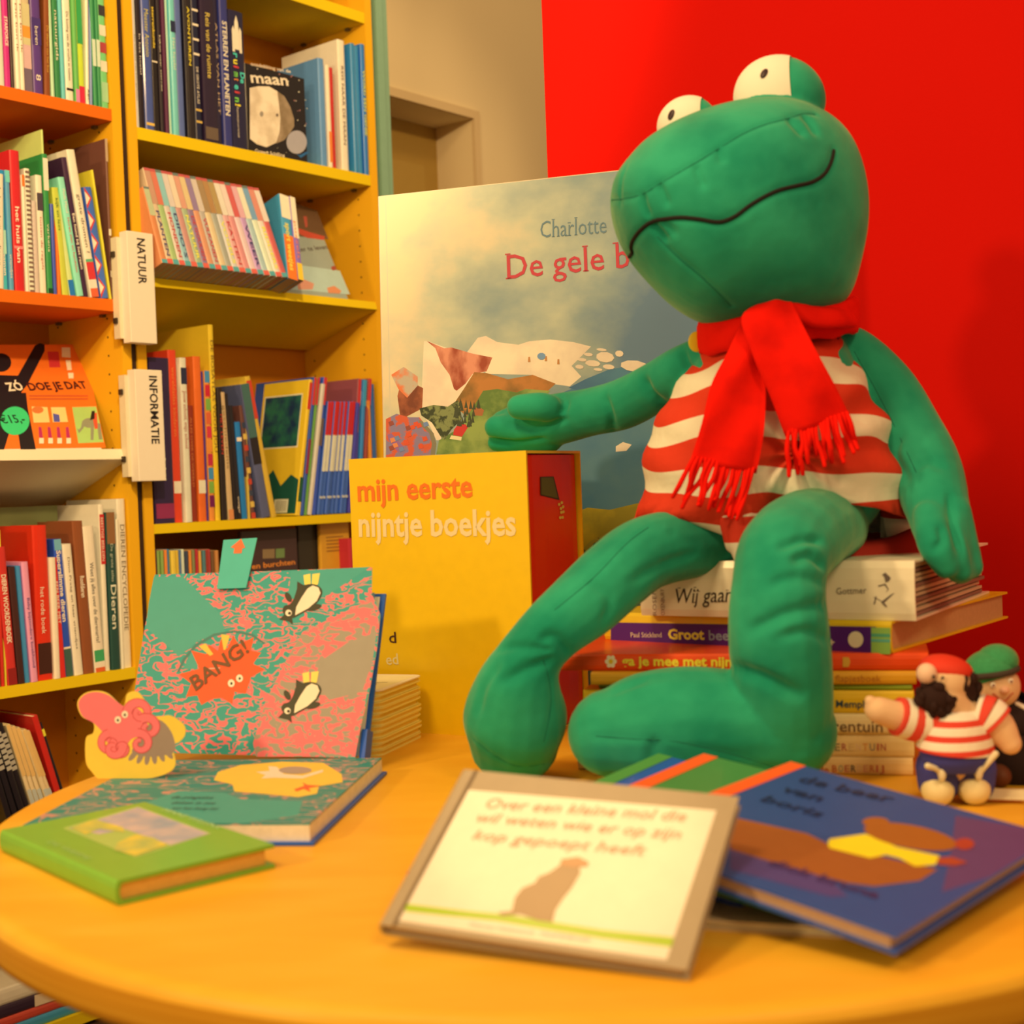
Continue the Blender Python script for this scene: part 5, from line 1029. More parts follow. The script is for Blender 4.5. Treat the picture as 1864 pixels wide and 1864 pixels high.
def inflate(outline, c, Y, dn, df, nt_=72, nphi=36, shift=None, pw=1.):
    """closed body whose profile across the sight line is the outline; dn/df = depth towards/away from the viewer"""
    Cc = P(*c, Y); pts = [P(x, y, Y) - Cc for x, y in outline]
    ang = [math.atan2(q.z, q.x) for q in pts]; rad = [math.hypot(q.x, q.z) for q in pts]
    o_ = sorted(zip(ang, rad)); an = np.array([q[0] for q in o_]); ra = np.array([q[1] for q in o_])
    an3 = np.concatenate([an - 2 * np.pi, an, an + 2 * np.pi]); ra3 = np.tile(ra, 3)
    th = np.linspace(-np.pi, np.pi, nt_, endpoint=False); R_ = np.interp(th, an3, ra3)
    for _ in range(2): R_ = (np.roll(R_, 1) + 2 * R_ + np.roll(R_, -1)) / 4
    vs, fs = [], []
    for j in range(nphi + 1):
        ph = math.pi * j / nphi; s, c_ = math.sin(ph), math.cos(ph)
        s = abs(s) ** pw
        for i in range(nt_):
            d = -c_ * (dn if c_ > 0 else df)
            q = Vector((math.cos(th[i]) * R_[i] * s, d, math.sin(th[i]) * R_[i] * s))
            if shift and c_ > 0: q += Vector(shift) * c_ ** 1.5
            vs.append(Cc + q)
    for j in range(nphi):
        for i in range(nt_):
            a, b_ = j * nt_ + i, j * nt_ + (i + 1) % nt_; fs.append((a, b_, b_ + nt_, a + nt_))
    fs.append(tuple(range(nt_))[::-1]); fs.append(tuple(range(nphi * nt_, (nphi + 1) * nt_)))
    return vs, fs
def ellips(c, rx, ry, rz, seg=32, rings=20, rot=None):
    vs, fs = [], []
    for j in range(rings + 1):
        ph = math.pi * j / rings
        for i in range(seg):
            t = 2 * math.pi * i / seg; q = Vector((rx * math.sin(ph) * math.cos(t), ry * math.sin(ph) * math.sin(t), rz * math.cos(ph)))
            if rot: q = rot @ q
            vs.append(Vector(c) + q)
    for j in range(rings):
        for i in range(seg): a, b_ = j * seg + i, j * seg + (i + 1) % seg; fs.append((a, a + seg, b_ + seg, b_))
    return vs, fs
def join(*parts):
    vs, fs = [], []
    for v, f in parts: n = len(vs); vs += list(v); fs += [tuple(n + i for i in q) for q in f]
    return vs, fs
def solid(parts, name, m_, voxel, smooth=4, fac=.5):
    """one continuous surface out of the overlapping parts"""
    vs, fs = join(*parts); me = mesh(name, vs, fs, m_)
    o_ = bpy.data.objects.new(name, me); COL.objects.link(o_)
    bm = bmesh.new(); bm.from_mesh(me); bmesh.ops.recalc_face_normals(bm, faces=bm.faces); bm.to_mesh(me); bm.free()
    rm = o_.modifiers.new('r', 'REMESH'); rm.mode = 'VOXEL'; rm.voxel_size = voxel
    if smooth: sm = o_.modifiers.new('s', 'SMOOTH'); sm.iterations = smooth; sm.factor = fac
    bpy.context.view_layer.update()
    me2 = bpy.data.meshes.new_from_object(o_.evaluated_get(bpy.context.evaluated_depsgraph_get()))
    bpy.data.objects.remove(o_); bpy.data.meshes.remove(me)
    me2.name = name; me2.materials.clear(); me2.materials.append(m_); me2.polygons.foreach_set('use_smooth', [True] * len(me2.polygons)); me2.update()
    return me2
def local(me, o_): me.transform(Matrix.Translation(-Vector(o_))); return me
def bvh(me): return BVHTree.FromPolygons([v.co.copy() for v in me.vertices], [tuple(p_.vertices) for p_ in me.polygons])
def hit(tree, px, py, off=0.):
    """point of the surface seen at that spot of the photo"""
    d = ray(px, py).normalized(); h = tree.ray_cast(O, d)
    if h[0] is None: return None
    n = h[1] if h[1].dot(d) < 0 else -h[1]
    return h[0] + n * off, n
plush = m_plush()
head_out = [(1111, 359), (1116, 325), (1137, 302), (1165, 268), (1200, 244), (1230, 228), (1260, 215), (1300, 202), (1335, 193), (1380, 186), (1419, 185), (1460, 192), (1494, 206), (1525, 226), (1549, 254), (1563, 285), (1573, 320), (1579, 360), (1579, 400), (1574, 440), (1567, 470), (1557, 510), (1545, 545), (1500, 572), (1450, 585), (1400, 592), (1350, 592), (1300, 592), (1272, 585), (1245, 570), (1224, 555), (1195, 527), (1170, 500), (1152, 480), (1140, 461), (1125, 435), (1116, 405), (1111, 380)]
head = inflate(head_out, (1350, 385), 1.37, .115, .105, 96, 44, shift=(-.030, 0, .004))
tor_out = [(1300, 585), (1275, 630), (1240, 690), (1208, 760), (1190, 830), (1192, 900), (1225, 965), (1300, 1008), (1400, 1022), (1490, 1018), (1548, 985), (1590, 940), (1622, 880), (1600, 790), (1565, 700), (1530, 630), (1518, 585), (1410, 570)]
torso = inflate(tor_out, (1410, 830), 1.435, .105, .085, 64, 30)
neck = sweep(pxs([(1415, 520, 1.40, .062), (1412, 580, 1.415, .058), (1408, 650, 1.43, .066)]))
pod1 = ellips(P(1420, 180, 1.385), .046, .036, .0415, rot=Matrix.Rotation(.35, 3, 'Y')); pod2 = ellips(P(1252, 228, 1.41), .031, .03, .0285, rot=Matrix.Rotation(-.25, 3, 'Y'))
armL = sweep(pxs([(1290, 650, 1.43, .024), (1240, 672, 1.455, .0245), (1195, 703, 1.49, .027), (1135, 735, 1.53, .0285), (1075, 750, 1.56, .0275), (1020, 762, 1.59, .030), (965, 774, 1.61, .031), (925, 782, 1.62, .025)]))
thL = sweep(pxs([(1030, 752, 1.57, .013), (990, 741, 1.560, .0165), (945, 741, 1.565, .0145)])); fiA = sweep(pxs([(1010, 785, 1.59, .016), (950, 782, 1.595, .019), (904, 778, 1.60, .0145)])); fiB = sweep(pxs([(1000, 800, 1.60, .016), (940, 806, 1.605, .0135), (903, 806, 1.61, .0105)]))
armR = sweep(pxs([(1490, 632, 1.44, .024), (1545, 643, 1.44, .029), (1606, 708, 1.43, .034), (1650, 785, 1.41, .0355), (1684, 855, 1.38, .036), (1706, 925, 1.345, .031), (1722, 985, 1.325, .0255), (1748, 1035, 1.315, .015)]))
thR = sweep(pxs([(1692, 940, 1.32, .016), (1702, 990, 1.300, .0165), (1722, 1030, 1.298, .0125)])); fiC = sweep(pxs([(1735, 930, 1.33, .017), (1752, 985, 1.325, .0145), (1768, 1032, 1.32, .0115)])); fiD = sweep(pxs([(1722, 960, 1.315, .015), (1738, 1010, 1.305, .0135), (1750, 1040, 1.305, .0105)]))
legR = sweep(pxs([(1520, 960, 1.40, .034), (1500, 958, 1.355, .038), (1462, 975, 1.30, .043), (1428, 1010, 1.255, .043), (1418, 1060, 1.238, .042), (1416, 1120, 1.235, .0445), (1420, 1190, 1.24, .046), (1424, 1260, 1.25, .046), (1424, 1325, 1.262, .046)]))
footR = sweep(pxs([(1432, 1330, 1.262, .046), (1350, 1325, 1.267, .053), (1250, 1322, 1.270, .0555), (1170, 1327, 1.275, .052), (1115, 1334, 1.28, .042)]))
legL = sweep(pxs([(1330, 985, 1.42, .034), (1250, 990, 1.39, .036), (1175, 1008, 1.36, .037), (1120, 1048, 1.33, .0365), (1065, 1098, 1.31, .035), (1008, 1145, 1.295, .031), (968, 1192, 1.295, .031), (946, 1245, 1.30, .041), (938, 1302, 1.315, .0505), (936, 1345, 1.33, .045)]))
bme = solid([head, torso, neck, pod1, pod2, armL, thL, fiA, fiB, armR, thR, fiC, fiD, legR, footR, legL], 'body', plush, .0028, 5, .5)
def crease(me, lines):
    tr = bvh(me); n = len(me.vertices); co_ = np.zeros(n * 3); me.vertices.foreach_get('co', co_); co_ = co_.reshape(-1, 3); no = np.zeros(n * 3); me.vertices.foreach_get('normal', no); no = no.reshape(-1, 3); dsp = np.zeros(n)
    for pl_, sg, dp in lines:
        pts = []
        for a in cr_([(x, y, 0, 0) for x, y in pl_], 8):
            h = hit(tr, a[0], a[1]);
            if h: pts.append(np.array(h[0]))
        m_ = len(pts)
        if m_ < 2: continue
        for k_, q in enumerate(pts[:-1]):
            q2 = pts[k_ + 1]
            if np.linalg.norm(q2 - q) > .02: continue
            near = np.where(np.abs(co_ - q).max(1) < sg * 3 + .012)[0]
            if not len(near): continue
            ab = q2 - q; t = np.clip(((co_[near] - q) @ ab) / max(1e-9, ab @ ab), 0, 1); dd = np.linalg.norm(co_[near] - q - t[:, None] * ab, axis=1)
            fade = min(1, 4 * (k_ + 1) / m_, 4 * (m_ - k_) / m_) if dp > .0018 else 1
            dsp[near] = np.maximum(dsp[near], dp * fade * np.exp(-(dd / sg) ** 2))
    co_ -= no * dsp[:, None]; me.vertices.foreach_set('co', co_.ravel()); me.update()
SEAMS = [[(1113, 364), (1135, 362), (1170, 353), (1200, 335), (1248, 307), (1272, 293), (1308, 271), (1350, 245), (1392, 227), (1437, 215), (1461, 207), (1484, 208)], [(1197, 431), (1236, 470), (1272, 500), (1302, 528), (1330, 557)],
         [(862, 1345), (900, 1375), (945, 1395), (1005, 1388)], [(985, 1190), (1000, 1240), (1002, 1290), (990, 1350)], [(1085, 1340), (1150, 1345), (1230, 1350), (1330, 1372), (1420, 1400)], [(1010, 1110), (1080, 1052), (1140, 990), (1180, 960)], [(1555, 640), (1600, 720), (1640, 800), (1668, 860)]]
MOUTH = [(1517, 275), (1512, 296), (1500, 317), (1479, 331), (1452, 338), (1419, 346), (1392, 358), (1365, 374), (1341, 392), (1320, 402), (1302, 404), (1272, 399), (1242, 396), (1215, 398), (1188, 403), (1167, 418), (1153, 436), (1149, 450), (1151, 459), (1146, 467)]
crease(bme, [(s_, .0032, .0014 if i_ < 2 else .0006) for i_, s_ in enumerate(SEAMS)] + [(MOUTH, .0045, .0016)] + [(l, s_, d) for l, s_, d in [
    ([(1420, 996), (1460, 982), (1496, 984)], .005, .006), ([(1445, 1020), (1475, 1012), (1500, 1030)], .005, .006), ([(1400, 1064), (1450, 1052), (1502, 1060)], .006, .004), ([(1363, 1150), (1430, 1118), (1510, 1098)], .006, .005), ([(1420, 1160), (1470, 1150), (1510, 1165)], .005, .004),
    ([(1318, 1213), (1380, 1230), (1452, 1265)], .007, .007), ([(880, 1190), (930, 1178), (1000, 1184)], .005, .004), ([(915, 1240), (960, 1218), (1004, 1202)], .006, .005), ([(985, 1165), (1010, 1160), (1036, 1190)], .006, .005), ([(1075, 1060), (1110, 1090), (1100, 1130)], .006, .003), ([(1150, 1060), (1200, 1030), (1260, 1010)], .006, .004),
    ([(1100, 722), (1112, 760), (1116, 796)], .005, .005), ([(1172, 690), (1184, 715), (1206, 735)], .006, .006), ([(1240, 636), (1250, 665), (1264, 680)], .005, .006), ([(1022, 752), (1030, 735), (1020, 718)], .005, .004), ([(925, 768), (980, 780), (1030, 762)], .004, .005), ([(890, 800), (940, 806), (990, 800)], .004, .005),
    ([(1640, 790), (1628, 830), (1650, 870)], .006, .004), ([(1668, 850), (1690, 840), (1712, 850)], .006, .003), ([(1728, 900), (1735, 950), (1748, 1000)], .0045, .006), ([(1700, 1000), (1715, 985), (1712, 960)], .0045, .004), ([(1500, 625), (1540, 670), (1575, 720)], .005, .003),
    ([(1308, 272), (1313, 290)], .004, .0035), ([(1266, 300), (1272, 318), (1280, 338)], .004, .004), ([(1170, 354), (1172, 372), (1180, 392)], .004, .004), ([(1200, 336), (1206, 352), (1214, 370)], .004, .004), ([(1437, 216), (1448, 228), (1460, 242)], .005, .004), ([(1463, 210), (1474, 222), (1484, 240)], .005, .004), ([(1186, 408), (1198, 420), (1210, 436)], .005, .005), ([(1205, 402), (1216, 412), (1226, 424)], .005, .003), ([(1140, 300), (1130, 330), (1128, 372)], .004, .002),
    ([(1120, 1260), (1170, 1240)], .006, .002), ([(1190, 1350), (1186, 1385)], .006, .004), ([(870, 1300), (880, 1250), (905, 1215)], .006, .003)]])
fo = Vector((.27, 1.43, ZT + zz_[-1]))
FR = root('plush_frog', Matrix.Translation(fo), 'big green plush frog with red scarf sitting on the book stack', 'plush toy')
TRb = bvh(bme)
link('body', local(bme, fo), FR)
def wtube(name, parent, pxl, r, m_, off=.0, n=3, tree=None, taper=False):
    pts = []
    for a in cr_([(x, y, 0, 0) for x, y in pxl], n):
        h = hit(tree or TRb, a[0], a[1], off)
        if h: pts.append((*h[0], r))
    if len(pts) < 3: return
    v_, f_2 = sweep(pts, 8, True, 2); return link(name, local(mesh(name, v_, f_2, m_, True), fo), parent)
wtube('mouth', FR, MOUTH, .0020, mat((24, 18, 10), .8), .0002)
seam = mat((20, 96, 56), .9)
for s_ in SEAMS: wtube('seam', FR, s_, .00042, seam, -.0001)
# gathers: short creases pressed around seams and joints
# eyes
white = mat((252, 214, 150), .85, grain=.03, sheen=.1)
for (cx, cy, Y, rx, ry, rz, an_, cut, pu) in [(1420, 180, 1.385, .046, .036, .0415, .35, 1443, (1391, 134)), (1252, 228, 1.41, .031, .03, .0285, -.25, 1281, (1222, 209))]:
    k_ = 1.022; v_, f_2 = ellips(P(cx, cy, Y), rx * k_, ry * k_, rz * k_, 48, 32, Matrix.Rotation(an_, 3, 'Y'))
    xc = P(cut, cy - 40, Y); nrm = Vector((1, -.35, .06)).normalized()
    me = mesh('eye_white', v_, f_2, white, True); bm = bmesh.new(); bm.from_mesh(me); bmesh.ops.bisect_plane(bm, geom=bm.verts[:] + bm.edges[:] + bm.faces[:], plane_co=xc + nrm * .001, plane_no=nrm, clear_outer=True)
    bm.to_mesh(me); bm.free(); me.polygons.foreach_set('use_smooth', [True] * len(me.polygons)); keep = f_2; local(me, fo); e_ = link('eye_white', me, FR)
    tr = BVHTree.FromPolygons([Vector(q) for q in v_], keep); h, n = hit(tr, *pu, .0004)
    rot = n.to_track_quat('Z', 'Y').to_matrix() @ Matrix.Rotation(.5, 3, 'Z')
    v_, f_2 = ellips(h, .0033, .0052, .0012, 20, 10, rot)
    # stand the oval upright
    a_ = n.to_track_quat('Z', 'Y').to_matrix()
    tv = Vector((.45, 0, 1)); tv = (tv - n * tv.dot(n)).normalized(); rr_ = Matrix((tv.cross(n), tv, n)).transposed()
    v_, f_2 = ellips(h, .0034, .0056, .0012, 20, 10, rr_)
    link('pupil', local(mesh('pupil', v_, f_2, mat((50, 20, 20), .4), True), fo), e_)
# shirt
sh_out = [(1305, 590), (1268, 640), (1232, 690), (1203, 745), (1186, 795), (1177, 850), (1180, 900), (1160, 940), (1140, 970), (1230, 1010), (1330, 1026), (1450, 1026), (1560, 1024), (1655, 1010), (1674, 950), (1650, 890), (1618, 800), (1578, 715), (1535, 640), (1512, 595), (1410, 580)]
vs, fs = inflate(sh_out, (1410, 830), 1.435, .117, .097, 120, 70)
fz = random.Random(4)
def fold(v):
    a = math.atan2(v.z - P(1410, 830, 1.435).z, v.x - .275); z = v.z
    return .0035 * math.sin(a * 9 + z * 40) + .002 * math.sin(z * 120 + v.x * 90)
cc = P(1410, 830, 1.435); vs = [v + (v - cc).normalized() * fold(v) for v in vs]
hx_ = [1120, 1150, 1170, 1240, 1320, 1338, 1350, 1372, 1385, 1440, 1520, 1600, 1664, 1700]; hy_2 = [965, 945, 938, 946, 976, 1000, 1006, 1000, 950, 925, 915, 925, 946, 960]
def keepf(q):
    c_ = sum((vs[i] for i in q), Vector()) / len(q); d = (c_ - O); k_ = d.dot(f_); x = 932 + F * d.dot(r_) / k_; y = 932 - F * d.dot(u_) / k_
    if c_.y > 1.44: return 606 < y < 1015
    return y < np.interp(x, hx_, hy_2) and y > 600 + abs(x - 1410) * .12
keep = [q for q in fs if keepf(q)]
cnt = {}
for q in keep:
    for a, b_ in zip(q, q[1:] + q[:1]): k_ = (min(a, b_), max(a, b_)); cnt[k_] = cnt.get(k_, 0) + 1
for i in {i for k_, n in cnt.items() if n == 1 for i in k_}:
    d = vs[i] - O; k_ = d.dot(f_); x = 932 + F * d.dot(r_) / k_; y = 932 - F * d.dot(u_) / k_
    if y > 880 and vs[i].y < 1.445: vs[i] = Vector((vs[i].x, vs[i].y, vs[i].z - (float(np.interp(x, hx_, hy_2)) - y) * k_ / F))
stm = m_stripe('red_cream_stripes', (218, 52, 20), (234, 194, 126), .052, .54, .055, -.012)
me = mesh('striped_shirt', vs, keep, stm, True); bm = bmesh.new(); bm.from_mesh(me); bmesh.ops.delete(bm, geom=[v for v in bm.verts if not v.link_faces], context='VERTS'); bmesh.ops.recalc_face_normals(bm, faces=bm.faces)
bmesh.ops.solidify(bm, geom=bm.faces[:], thickness=.0018); bm.to_mesh(me); bm.free(); me.polygons.foreach_set('use_smooth', [True] * len(me.polygons))
TRs = bvh(me); sh = link('striped_shirt', local(me, fo), FR); sh['label'] = 'red and cream striped shirt'
# gathered cloth hanging between the legs
cm = m_stripe('red_cream_gusset', (206, 48, 20), (226, 184, 120), .05, .5, .02, .02)
for pl_ in ([(1345, 960, 1.345, .014), (1352, 1000, 1.335, .013), (1348, 1025, 1.33, .006)], [(1368, 950, 1.34, .013), (1366, 985, 1.335, .011), (1360, 1008, 1.332, .005)], [(1330, 950, 1.35, .011), (1338, 990, 1.342, .010)]):
    v_, f_2 = sweep(pxs(pl_), 12); link('shirt_gusset', local(mesh('shirt_gusset', v_, f_2, cm, True), fo), FR)
v_, f_2 = sweep(pxs([(1400, 1012, 1.37, .012), (1520, 1010, 1.38, .016), (1620, 1004, 1.40, .017), (1672, 990, 1.42, .02)]), 12, flat=.6); link('shirt_back', local(mesh('shirt_back', v_, f_2, mat((190, 40, 20), .8), True), fo), FR)
# scarf
sm_ = m_two('red_fleece', (246, 20, 4), (214, 14, 2), 30., .45, .8, .9, sp=.1)
SC = link('scarf', None, FR)
lo_ = []
for i in range(49):
    a = 2 * math.pi * i / 48; xx = 1417 + 137 * math.cos(a); yy = 594 - 20 * math.cos(a); Y = 1.405 - .072 * math.sin(a)
    lo_.append(P(xx, yy, Y))
vs, fs = [], []; K = 12
for i in range(48):
    t = (lo_[(i + 1) % 48] - lo_[(i - 1) % 48]).normalized(); rd_ = (lo_[i] - sum(lo_[:48], Vector()) / 48); rd_.z = 0; rd_.normalize(); up_ = t.cross(rd_); up_ = up_ if up_.z > 0 else -up_
    for k_ in range(K):
        a = 2 * math.pi * k_ / K; w_ = .0185 + .0015 * math.sin(i * 1.3)
        c1, s1 = math.cos(a), math.sin(a); q = lo_[i] + rd_ * (.007 * abs(c1) ** .6 * (1 if c1 > 0 else -1)) + up_ * (w_ * abs(s1) ** .8 * (1 if s1 > 0 else -1)); vs.append(q)
for i in range(48):
    for k_ in range(K): a, b_ = i * K + k_, i * K + (k_ + 1) % K; c_ = ((i + 1) % 48) * K; fs.append((a, b_, c_ + (k_ + 1) % K, c_ + k_))
link('scarf_wrap', local(mesh('scarf_wrap', vs, fs, sm_, True), fo), SC)
def tail(name, edges, offs, tn=16, wn=10, th=.006, amp=.003, phase=0.):
    """a strip laid on the shirt: edges = [(left px, right px)...] from the neck to the end"""
    Ls = cr_([(*a, 0, 0) for a, b_ in edges], 5); Rs = cr_([(*b_, 0, 0) for a, b_ in edges], 5); Os = np.interp(np.linspace(0, 1, len(Ls)), np.linspace(0, 1, len(offs)), offs)
    grid = []; n = len(Ls)
    ys_ = []
    for i in range(n):
        rw = []
        for j in range(wn + 1):
            t = j / wn; x = Ls[i][0] * (1 - t) + Rs[i][0] * t; y = Ls[i][1] * (1 - t) + Rs[i][1] * t
            Y = Os[i] + amp * math.sin(t * 6 + i * .35 + phase) + .004 * (2 * t - 1) ** 2
            rw.append(P(x, y, Y))
        grid.append(rw)
    vs = [q for rw in grid for q in rw] + [q + Vector((0, th * (.4 + .6 * math.sin(math.pi * min(1, max(0, j / wn)))), 0)) for rw in grid for j, q in enumerate(rw)]
    W_ = wn + 1; m_ = n * W_; fs = []
    for i in range(n - 1):
        for j in range(wn): a = i * W_ + j; fs.append((a, a + 1, a + W_ + 1, a + W_)); fs.append((a + m_, a + W_ + m_, a + W_ + 1 + m_, a + 1 + m_))
        for a in (i * W_, i * W_ + wn): fs.append((a, a + W_, a + W_ + m_, a + m_))
    for j in range(wn):
        for a in (j, (n - 1) * W_ + j): fs.append((a, a + 1, a + 1 + m_, a + m_))
    link(name, local(mesh(name, vs, fs, sm_, True), fo), SC)
tail('scarf_tail', [((1352, 580), (1420, 590)), ((1325, 640), (1392, 650)), ((1295, 700), (1394, 720)), ((1278, 770), (1390, 790)), ((1257, 838), (1377, 862))], [1.322, 1.302, 1.300, 1.300, 1.305])
tail('scarf_tail', [((1392, 548), (1436, 538)), ((1350, 577), (1466, 600)), ((1372, 650), (1495, 655)), ((1402, 720), (1522, 705)), ((1430, 795), (1546, 755))], [1.315, 1.298, 1.290, 1.290, 1.295], phase=2)
v_, f_2 = sweep(pxs([(1440, 556, 1.325, .011), (1475, 575, 1.328, .013), (1520, 578, 1.34, .012), (1545, 580, 1.365, .011)]), 12, flat=.55); link('scarf_fold', local(mesh('scarf_fold', v_, f_2, sm_, True), fo), SC)
def tassels(p0, p1, n, dirs, Y, Lr):
    for i in range(n):
        t = (i + .5) / n; x = p0[0] + (p1[0] - p0[0]) * t; y = p0[1] + (p1[1] - p0[1]) * t; d = np.interp(t, [0, 1], [dirs[0][0], dirs[1][0]]), np.interp(t, [0, 1], [dirs[0][1], dirs[1][1]])
        L_ = rr.uniform(*Lr); j = rr.uniform(-7, 7); jj = rr.uniform(-5, 5)
        pts = [(x, y - 6, Y + .004, .0020), (x + d[0] * L_ * .35 + jj, y + d[1] * L_ * .35, Y + rr.uniform(-.004, .004), .0024), (x + d[0] * L_ * .7 + j, y + d[1] * L_ * .7, Y + rr.uniform(-.004, .005), .0025), (x + d[0] * L_ + j * 1.4, y + d[1] * L_, Y + rr.uniform(-.004, .006), .0021)]
        v_, f_2 = sweep(pxs(pts), 7, True, 3); link('tassel', local(mesh('tassel', v_, f_2, sm_, True), fo), SC)
tassels((1259, 838), (1375, 860), 16, [(-.42, .9), (-.22, .97)], 1.303, (55, 90)); tassels((1432, 794), (1545, 756), 16, [(-.03, 1), (.36, .93)], 1.292, (45, 78))
v_, f_2 = ellips(P(1268, 622, 1.40), .0085, .002, .0105); link('ear_tag', local(mesh('ear_tag', v_, f_2, mat((236, 176, 20), .5), True), fo), FR)
# ------------------------------------------------------------ two little finger dolls at the right
skin = mat((240, 170, 96), .7, grain=.03); skin2 = mat((250, 196, 120), .6)
yd = 1.165
do = T(1740, 1470); do = Vector((do.x, do.y, ZT))
D = root('finger_doll', Matrix.Translation(do), 'little bearded doll in red striped shirt and navy shorts beside the stack', 'doll', 'little dolls at the right edge')
def dpart(name, vf, m_, o_=None, par=None, sm=True): return link(name, local(mesh(name, vf[0], vf[1], m_, sm), o_ or do), par or D)
bodyv = solid([sweep(pxs([(1738, 1385, yd, .018), (1740, 1340, yd, .022), (1738, 1300, yd, .018), (1722, 1262, yd - .003, .017)]), 20), ellips(P(1722, 1238, yd), .021, .021, .020), sweep(pxs([(1690, 1310, yd, .014), (1640, 1305, yd - .004, .013), (1600, 1293, yd - .008, .0115)]), 14),
               sweep(pxs([(1785, 1300, yd, .014), (1815, 1320, yd - .006, .0145), (1838, 1352, yd - .010, .010)]), 14), sweep(pxs([(1712, 1400, yd, .012), (1709, 1430, yd, .010)]), 12), sweep(pxs([(1768, 1400, yd, .012), (1770, 1432, yd, .010)]), 12), sweep(pxs([(1590, 1288, yd - .008, .009), (1584, 1276, yd - .009, .005)]), 10)], 'body', skin, .0016, 4)
link('body', local(bodyv, do), D)
dpart('nose', ellips(P(1687, 1226, yd - .012), .0085, .0085, .0088, 20, 14), mat((246, 176, 110), .6))
fz_ = random.Random(2)
def fuzz(c, rx, ry, rz, n=34, k=.3):
    out = [ellips(c, rx * .9, ry * .9, rz * .9, 18, 12)]
    for i in range(n):
        u, v = fz_.uniform(-1, 1), fz_.uniform(0, 6.283); s = math.sqrt(1 - u * u); q = Vector(c) + Vector((rx * s * math.cos(v), ry * s * math.sin(v), rz * u)) * .9
        out.append(ellips(q, rx * k * fz_.uniform(.6, 1), ry * k, rz * k, 8, 6))
    return join(*out)
black = mat((46, 18, 10), .9)
dpart('beard', fuzz(P(1702, 1272, yd - .012), .0165, .013, .015), black); dpart('hair', fuzz(P(1748, 1252, yd - .002), .016, .015, .019), black)
dpart('bandana', join(ellips(P(1722, 1218, yd + .002), .0225, .0215, .0125, 28, 18, Matrix.Rotation(.2, 3, 'Y')), ellips(P(1762, 1236, yd), .006, .006, .008, 12, 8)), mat((226, 50, 20), .7))
for px_, py_ in ((1700, 1212), (1716, 1214)): dpart('eye', ellips(P(px_, py_ + 20, yd - .0215), .0014, .0012, .0016, 8, 6), BLK and mat(BLK, .4))
sv = m_stripe('doll_stripes', (232, 64, 34), (250, 206, 150), .0118, .42, .004)
dpart('striped_shirt', join(sweep(pxs([(1739, 1366, yd, .0385), (1740, 1345, yd, .0365), (1738, 1312, yd, .0305), (1736, 1292, yd, .022), (1735, 1280, yd, .012)]), 28, False, 6, .8)), sv)
sv2 = m_two('doll_sleeve', (232, 64, 34), (250, 206, 150), 1., .49, .51)
def ring_tube(pts, m1, m2, nband, nm):
    c_ = cr_(pts, 8); n = len(c_)
    for b_ in range(nband):
        a, e_ = int(n * b_ / nband), int(n * (b_ + 1) / nband) + 1
        seg_ = [tuple(q) for q in c_[a:e_]]
        if len(seg_) < 2: continue
        dpart(nm, sweep(seg_, 16, False, 2), m1 if b_ % 2 == 0 else m2)
ring_tube(pxs([(1702, 1312, yd, .019), (1668, 1312, yd - .002, .018), (1632, 1303, yd - .005, .0165)]), mat((250, 206, 150), .8), mat((232, 64, 34), .8), 6, 'sleeve')
ring_tube(pxs([(1778, 1300, yd, .018), (1798, 1306, yd - .004, .0185), (1812, 1318, yd - .006, .018)]), mat((250, 206, 150), .8), mat((232, 64, 34), .8), 4, 'sleeve')
dpart('shorts', join(sweep(pxs([(1740, 1350, yd, .034), (1741, 1376, yd, .0355), (1741, 1398, yd, .030)]), 24, False, 6, .8), sweep(pxs([(1708, 1398, yd, .019), (1708, 1424, yd, .0175)]), 16), sweep(pxs([(1772, 1398, yd, .019), (1772, 1424, yd, .0175)]), 16)), mat((66, 58, 100), .8))
wood = mat((246, 196, 110), .45, grain=.05, scale=30.)
for x in (1707, 1773):
    y0 = 1448; c_ = P(x, y0, yd - .008); c_.z = ZT + .0135
    ft = dpart('foot', ellips(c_, .0135, .0155, .0135, 24, 16), wood)
    for a in (-1, 1):
        b0 = c_ + Vector((0, -.010, .0115)); tp = b0 + Vector((a * .013, -.008, .017 + .004 * a))
        link('lace', local(mesh('lace', *sweep([(*b0, .0018), (*(b0 + Vector((a * .004, -.005, .009))), .0022), (*tp, .0028)], 7, True, 3), mat((240, 196, 120), .7), True), do), ft)
    link('lace_knot', local(mesh('lace_knot', *ellips(c_ + Vector((0, -.014, .018)), .0035, .0035, .008, 10, 8), mat((244, 200, 126), .7), True), do), ft)
tg = extr('tag', D, [(0, 0), (.03, 0), (.03, .016), (0, .016)], 0, .0006, mat((236, 190, 110), .6)); tg.matrix_basis = Matrix.Translation(T(1800, 1455, ZT + .004) - do) @ Matrix.Rotation(-.3, 4, 'Z') @ Matrix.Rotation(.35, 4, 'X')
d2 = T(1838, 1440); d2 = Vector((d2.x + .01, d2.y + .045, ZT)); y2 = 1.235
D2 = root('finger_doll', Matrix.Translation(d2), 'little smiling doll in green hat and black coat at the right edge', 'doll', 'little dolls at the right edge')
hd = P(1812, 1248, y2)
def d2p(n_, vf, m_, par=None): return link(n_, local(mesh(n_, vf[0], vf[1], m_, True), d2), par or D2)
h_ = d2p('head', ellips(hd, .0215, .021, .0205, 32, 22, Matrix.Rotation(.25, 3, 'Y')), skin)
d2p('nose', ellips(hd + Vector((.0005, -.0215, -.001)), .0042, .004, .0036, 14, 10), mat((244, 160, 96), .7), h_)
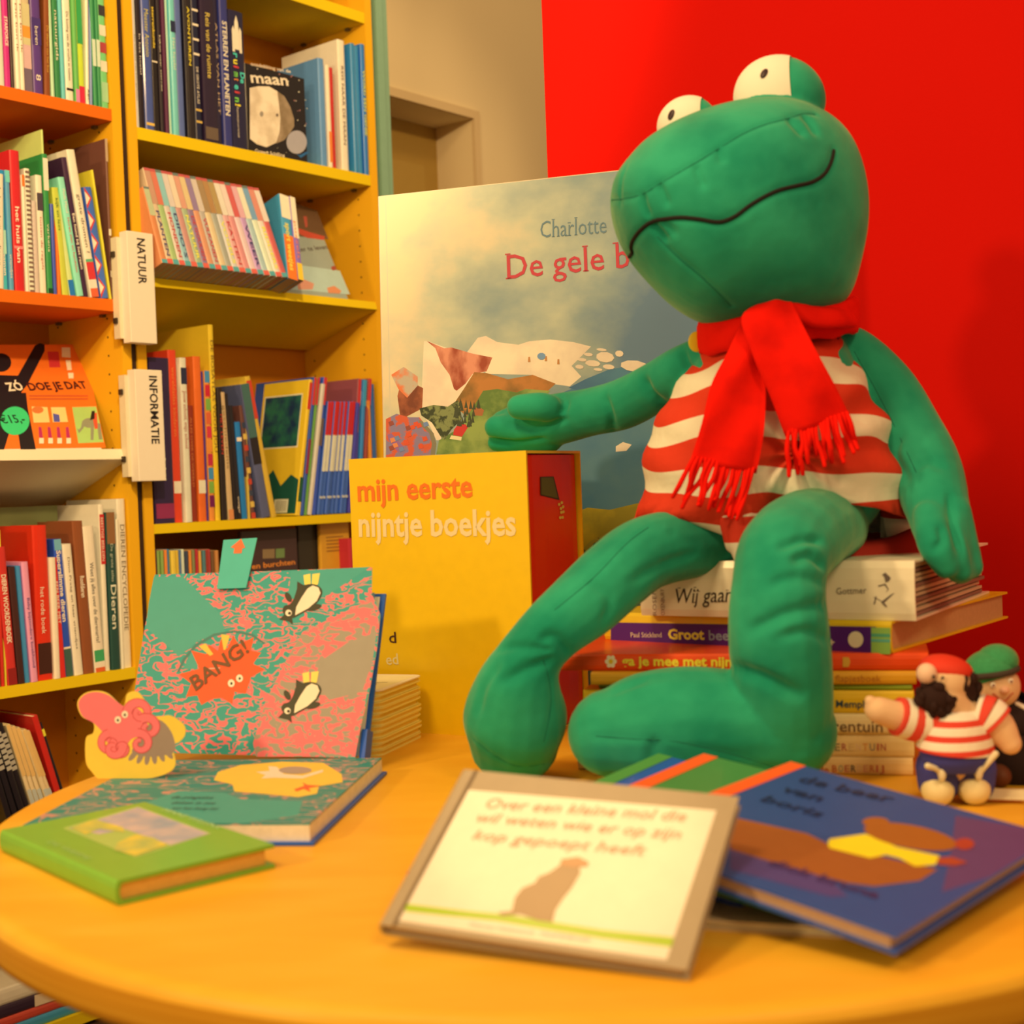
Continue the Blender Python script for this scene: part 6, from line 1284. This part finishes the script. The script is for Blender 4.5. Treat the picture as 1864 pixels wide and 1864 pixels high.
for px_, py_ in ((1794, 1241), (1826, 1235)):
    q = hd + Vector(((px_ - 1812) * y2 / 2500, -.0195, (1248 - py_) * y2 / 2500)); d2p('eye', ellips(q, .0026, .0014, .0028, 12, 8), mat((250, 210, 160), .5), h_); d2p('pupil', ellips(q + Vector((0, -.0012, 0)), .0012, .0006, .0013, 8, 6), mat((130, 50, 30), .4), h_)
sm2 = [hd + Vector((x * .0005, -.0203 + abs(x) * .00008, -.0085 - .0035 * math.cos(x / 9. * 1.4) + .001)) for x in range(-18, 19, 3)]
d2p('mouth', sweep([(*q, .0006) for q in sm2], 6, True, 2), mat((190, 60, 30), .6), h_)
green = mat((60, 130, 60), .95, sheen=.6, grain=.25, scale=300.)
d2p('hat', join(ellips(hd + Vector((-.004, .004, .0135)), .0235, .0235, .0185, 32, 20, Matrix.Rotation(-.3, 3, 'Y')), ellips(hd + Vector((.004, .004, .022)), .018, .02, .015, 24, 16)), green)
hb = [hd + Vector((.0235 * math.cos(a) - .004, .0235 * math.sin(a) + .002, .011 - .010 * math.cos(a) * -.3 + .002)) for a in [2 * math.pi * i / 30 for i in range(31)]]
d2p('hat_band', sweep([(*q, .0028) for q in hb], 8, False, 2), mat((70, 50, 30), .9))
coat = mat((40, 20, 14), .9)
cb = Vector((d2.x, d2.y, ZT)); nk = hd + Vector((.010, .004, -.016))
d2p('coat', join(sweep([(*(cb + Vector((.012, 0, .016))), .032), (*(cb + Vector((.010, 0, .05))), .031), (*(nk + Vector((.004, 0, -.015))), .024), (*nk, .012)], 24), sweep([(*(nk + Vector((-.014, 0, -.020))), .010), (*(cb + Vector((-.020, -.006, .036))), .0095)], 14), sweep([(*(nk + Vector((.022, 0, -.020))), .011), (*(cb + Vector((.042, -.006, .036))), .010)], 14)), coat)
d2p('hand', join(ellips(cb + Vector((.0425, -.006, .026)), .008, .008, .009, 14, 10), ellips(cb + Vector((-.021, -.007, .026)), .008, .008, .009, 14, 10)), skin)
d2p('collar', sweep([(*(nk + Vector((.006, -.012, .0))), .0022), (*(nk + Vector((.016, -.016, -.006))), .0024), (*(nk + Vector((.026, -.012, -.016))), .002)], 8), mat((244, 200, 140), .7))
for sx2 in (-.012, .018): d2p('shoe', ellips(cb + Vector((sx2, -.026, .010)), .010, .014, .010, 16, 10), mat((110, 50, 20), .6))
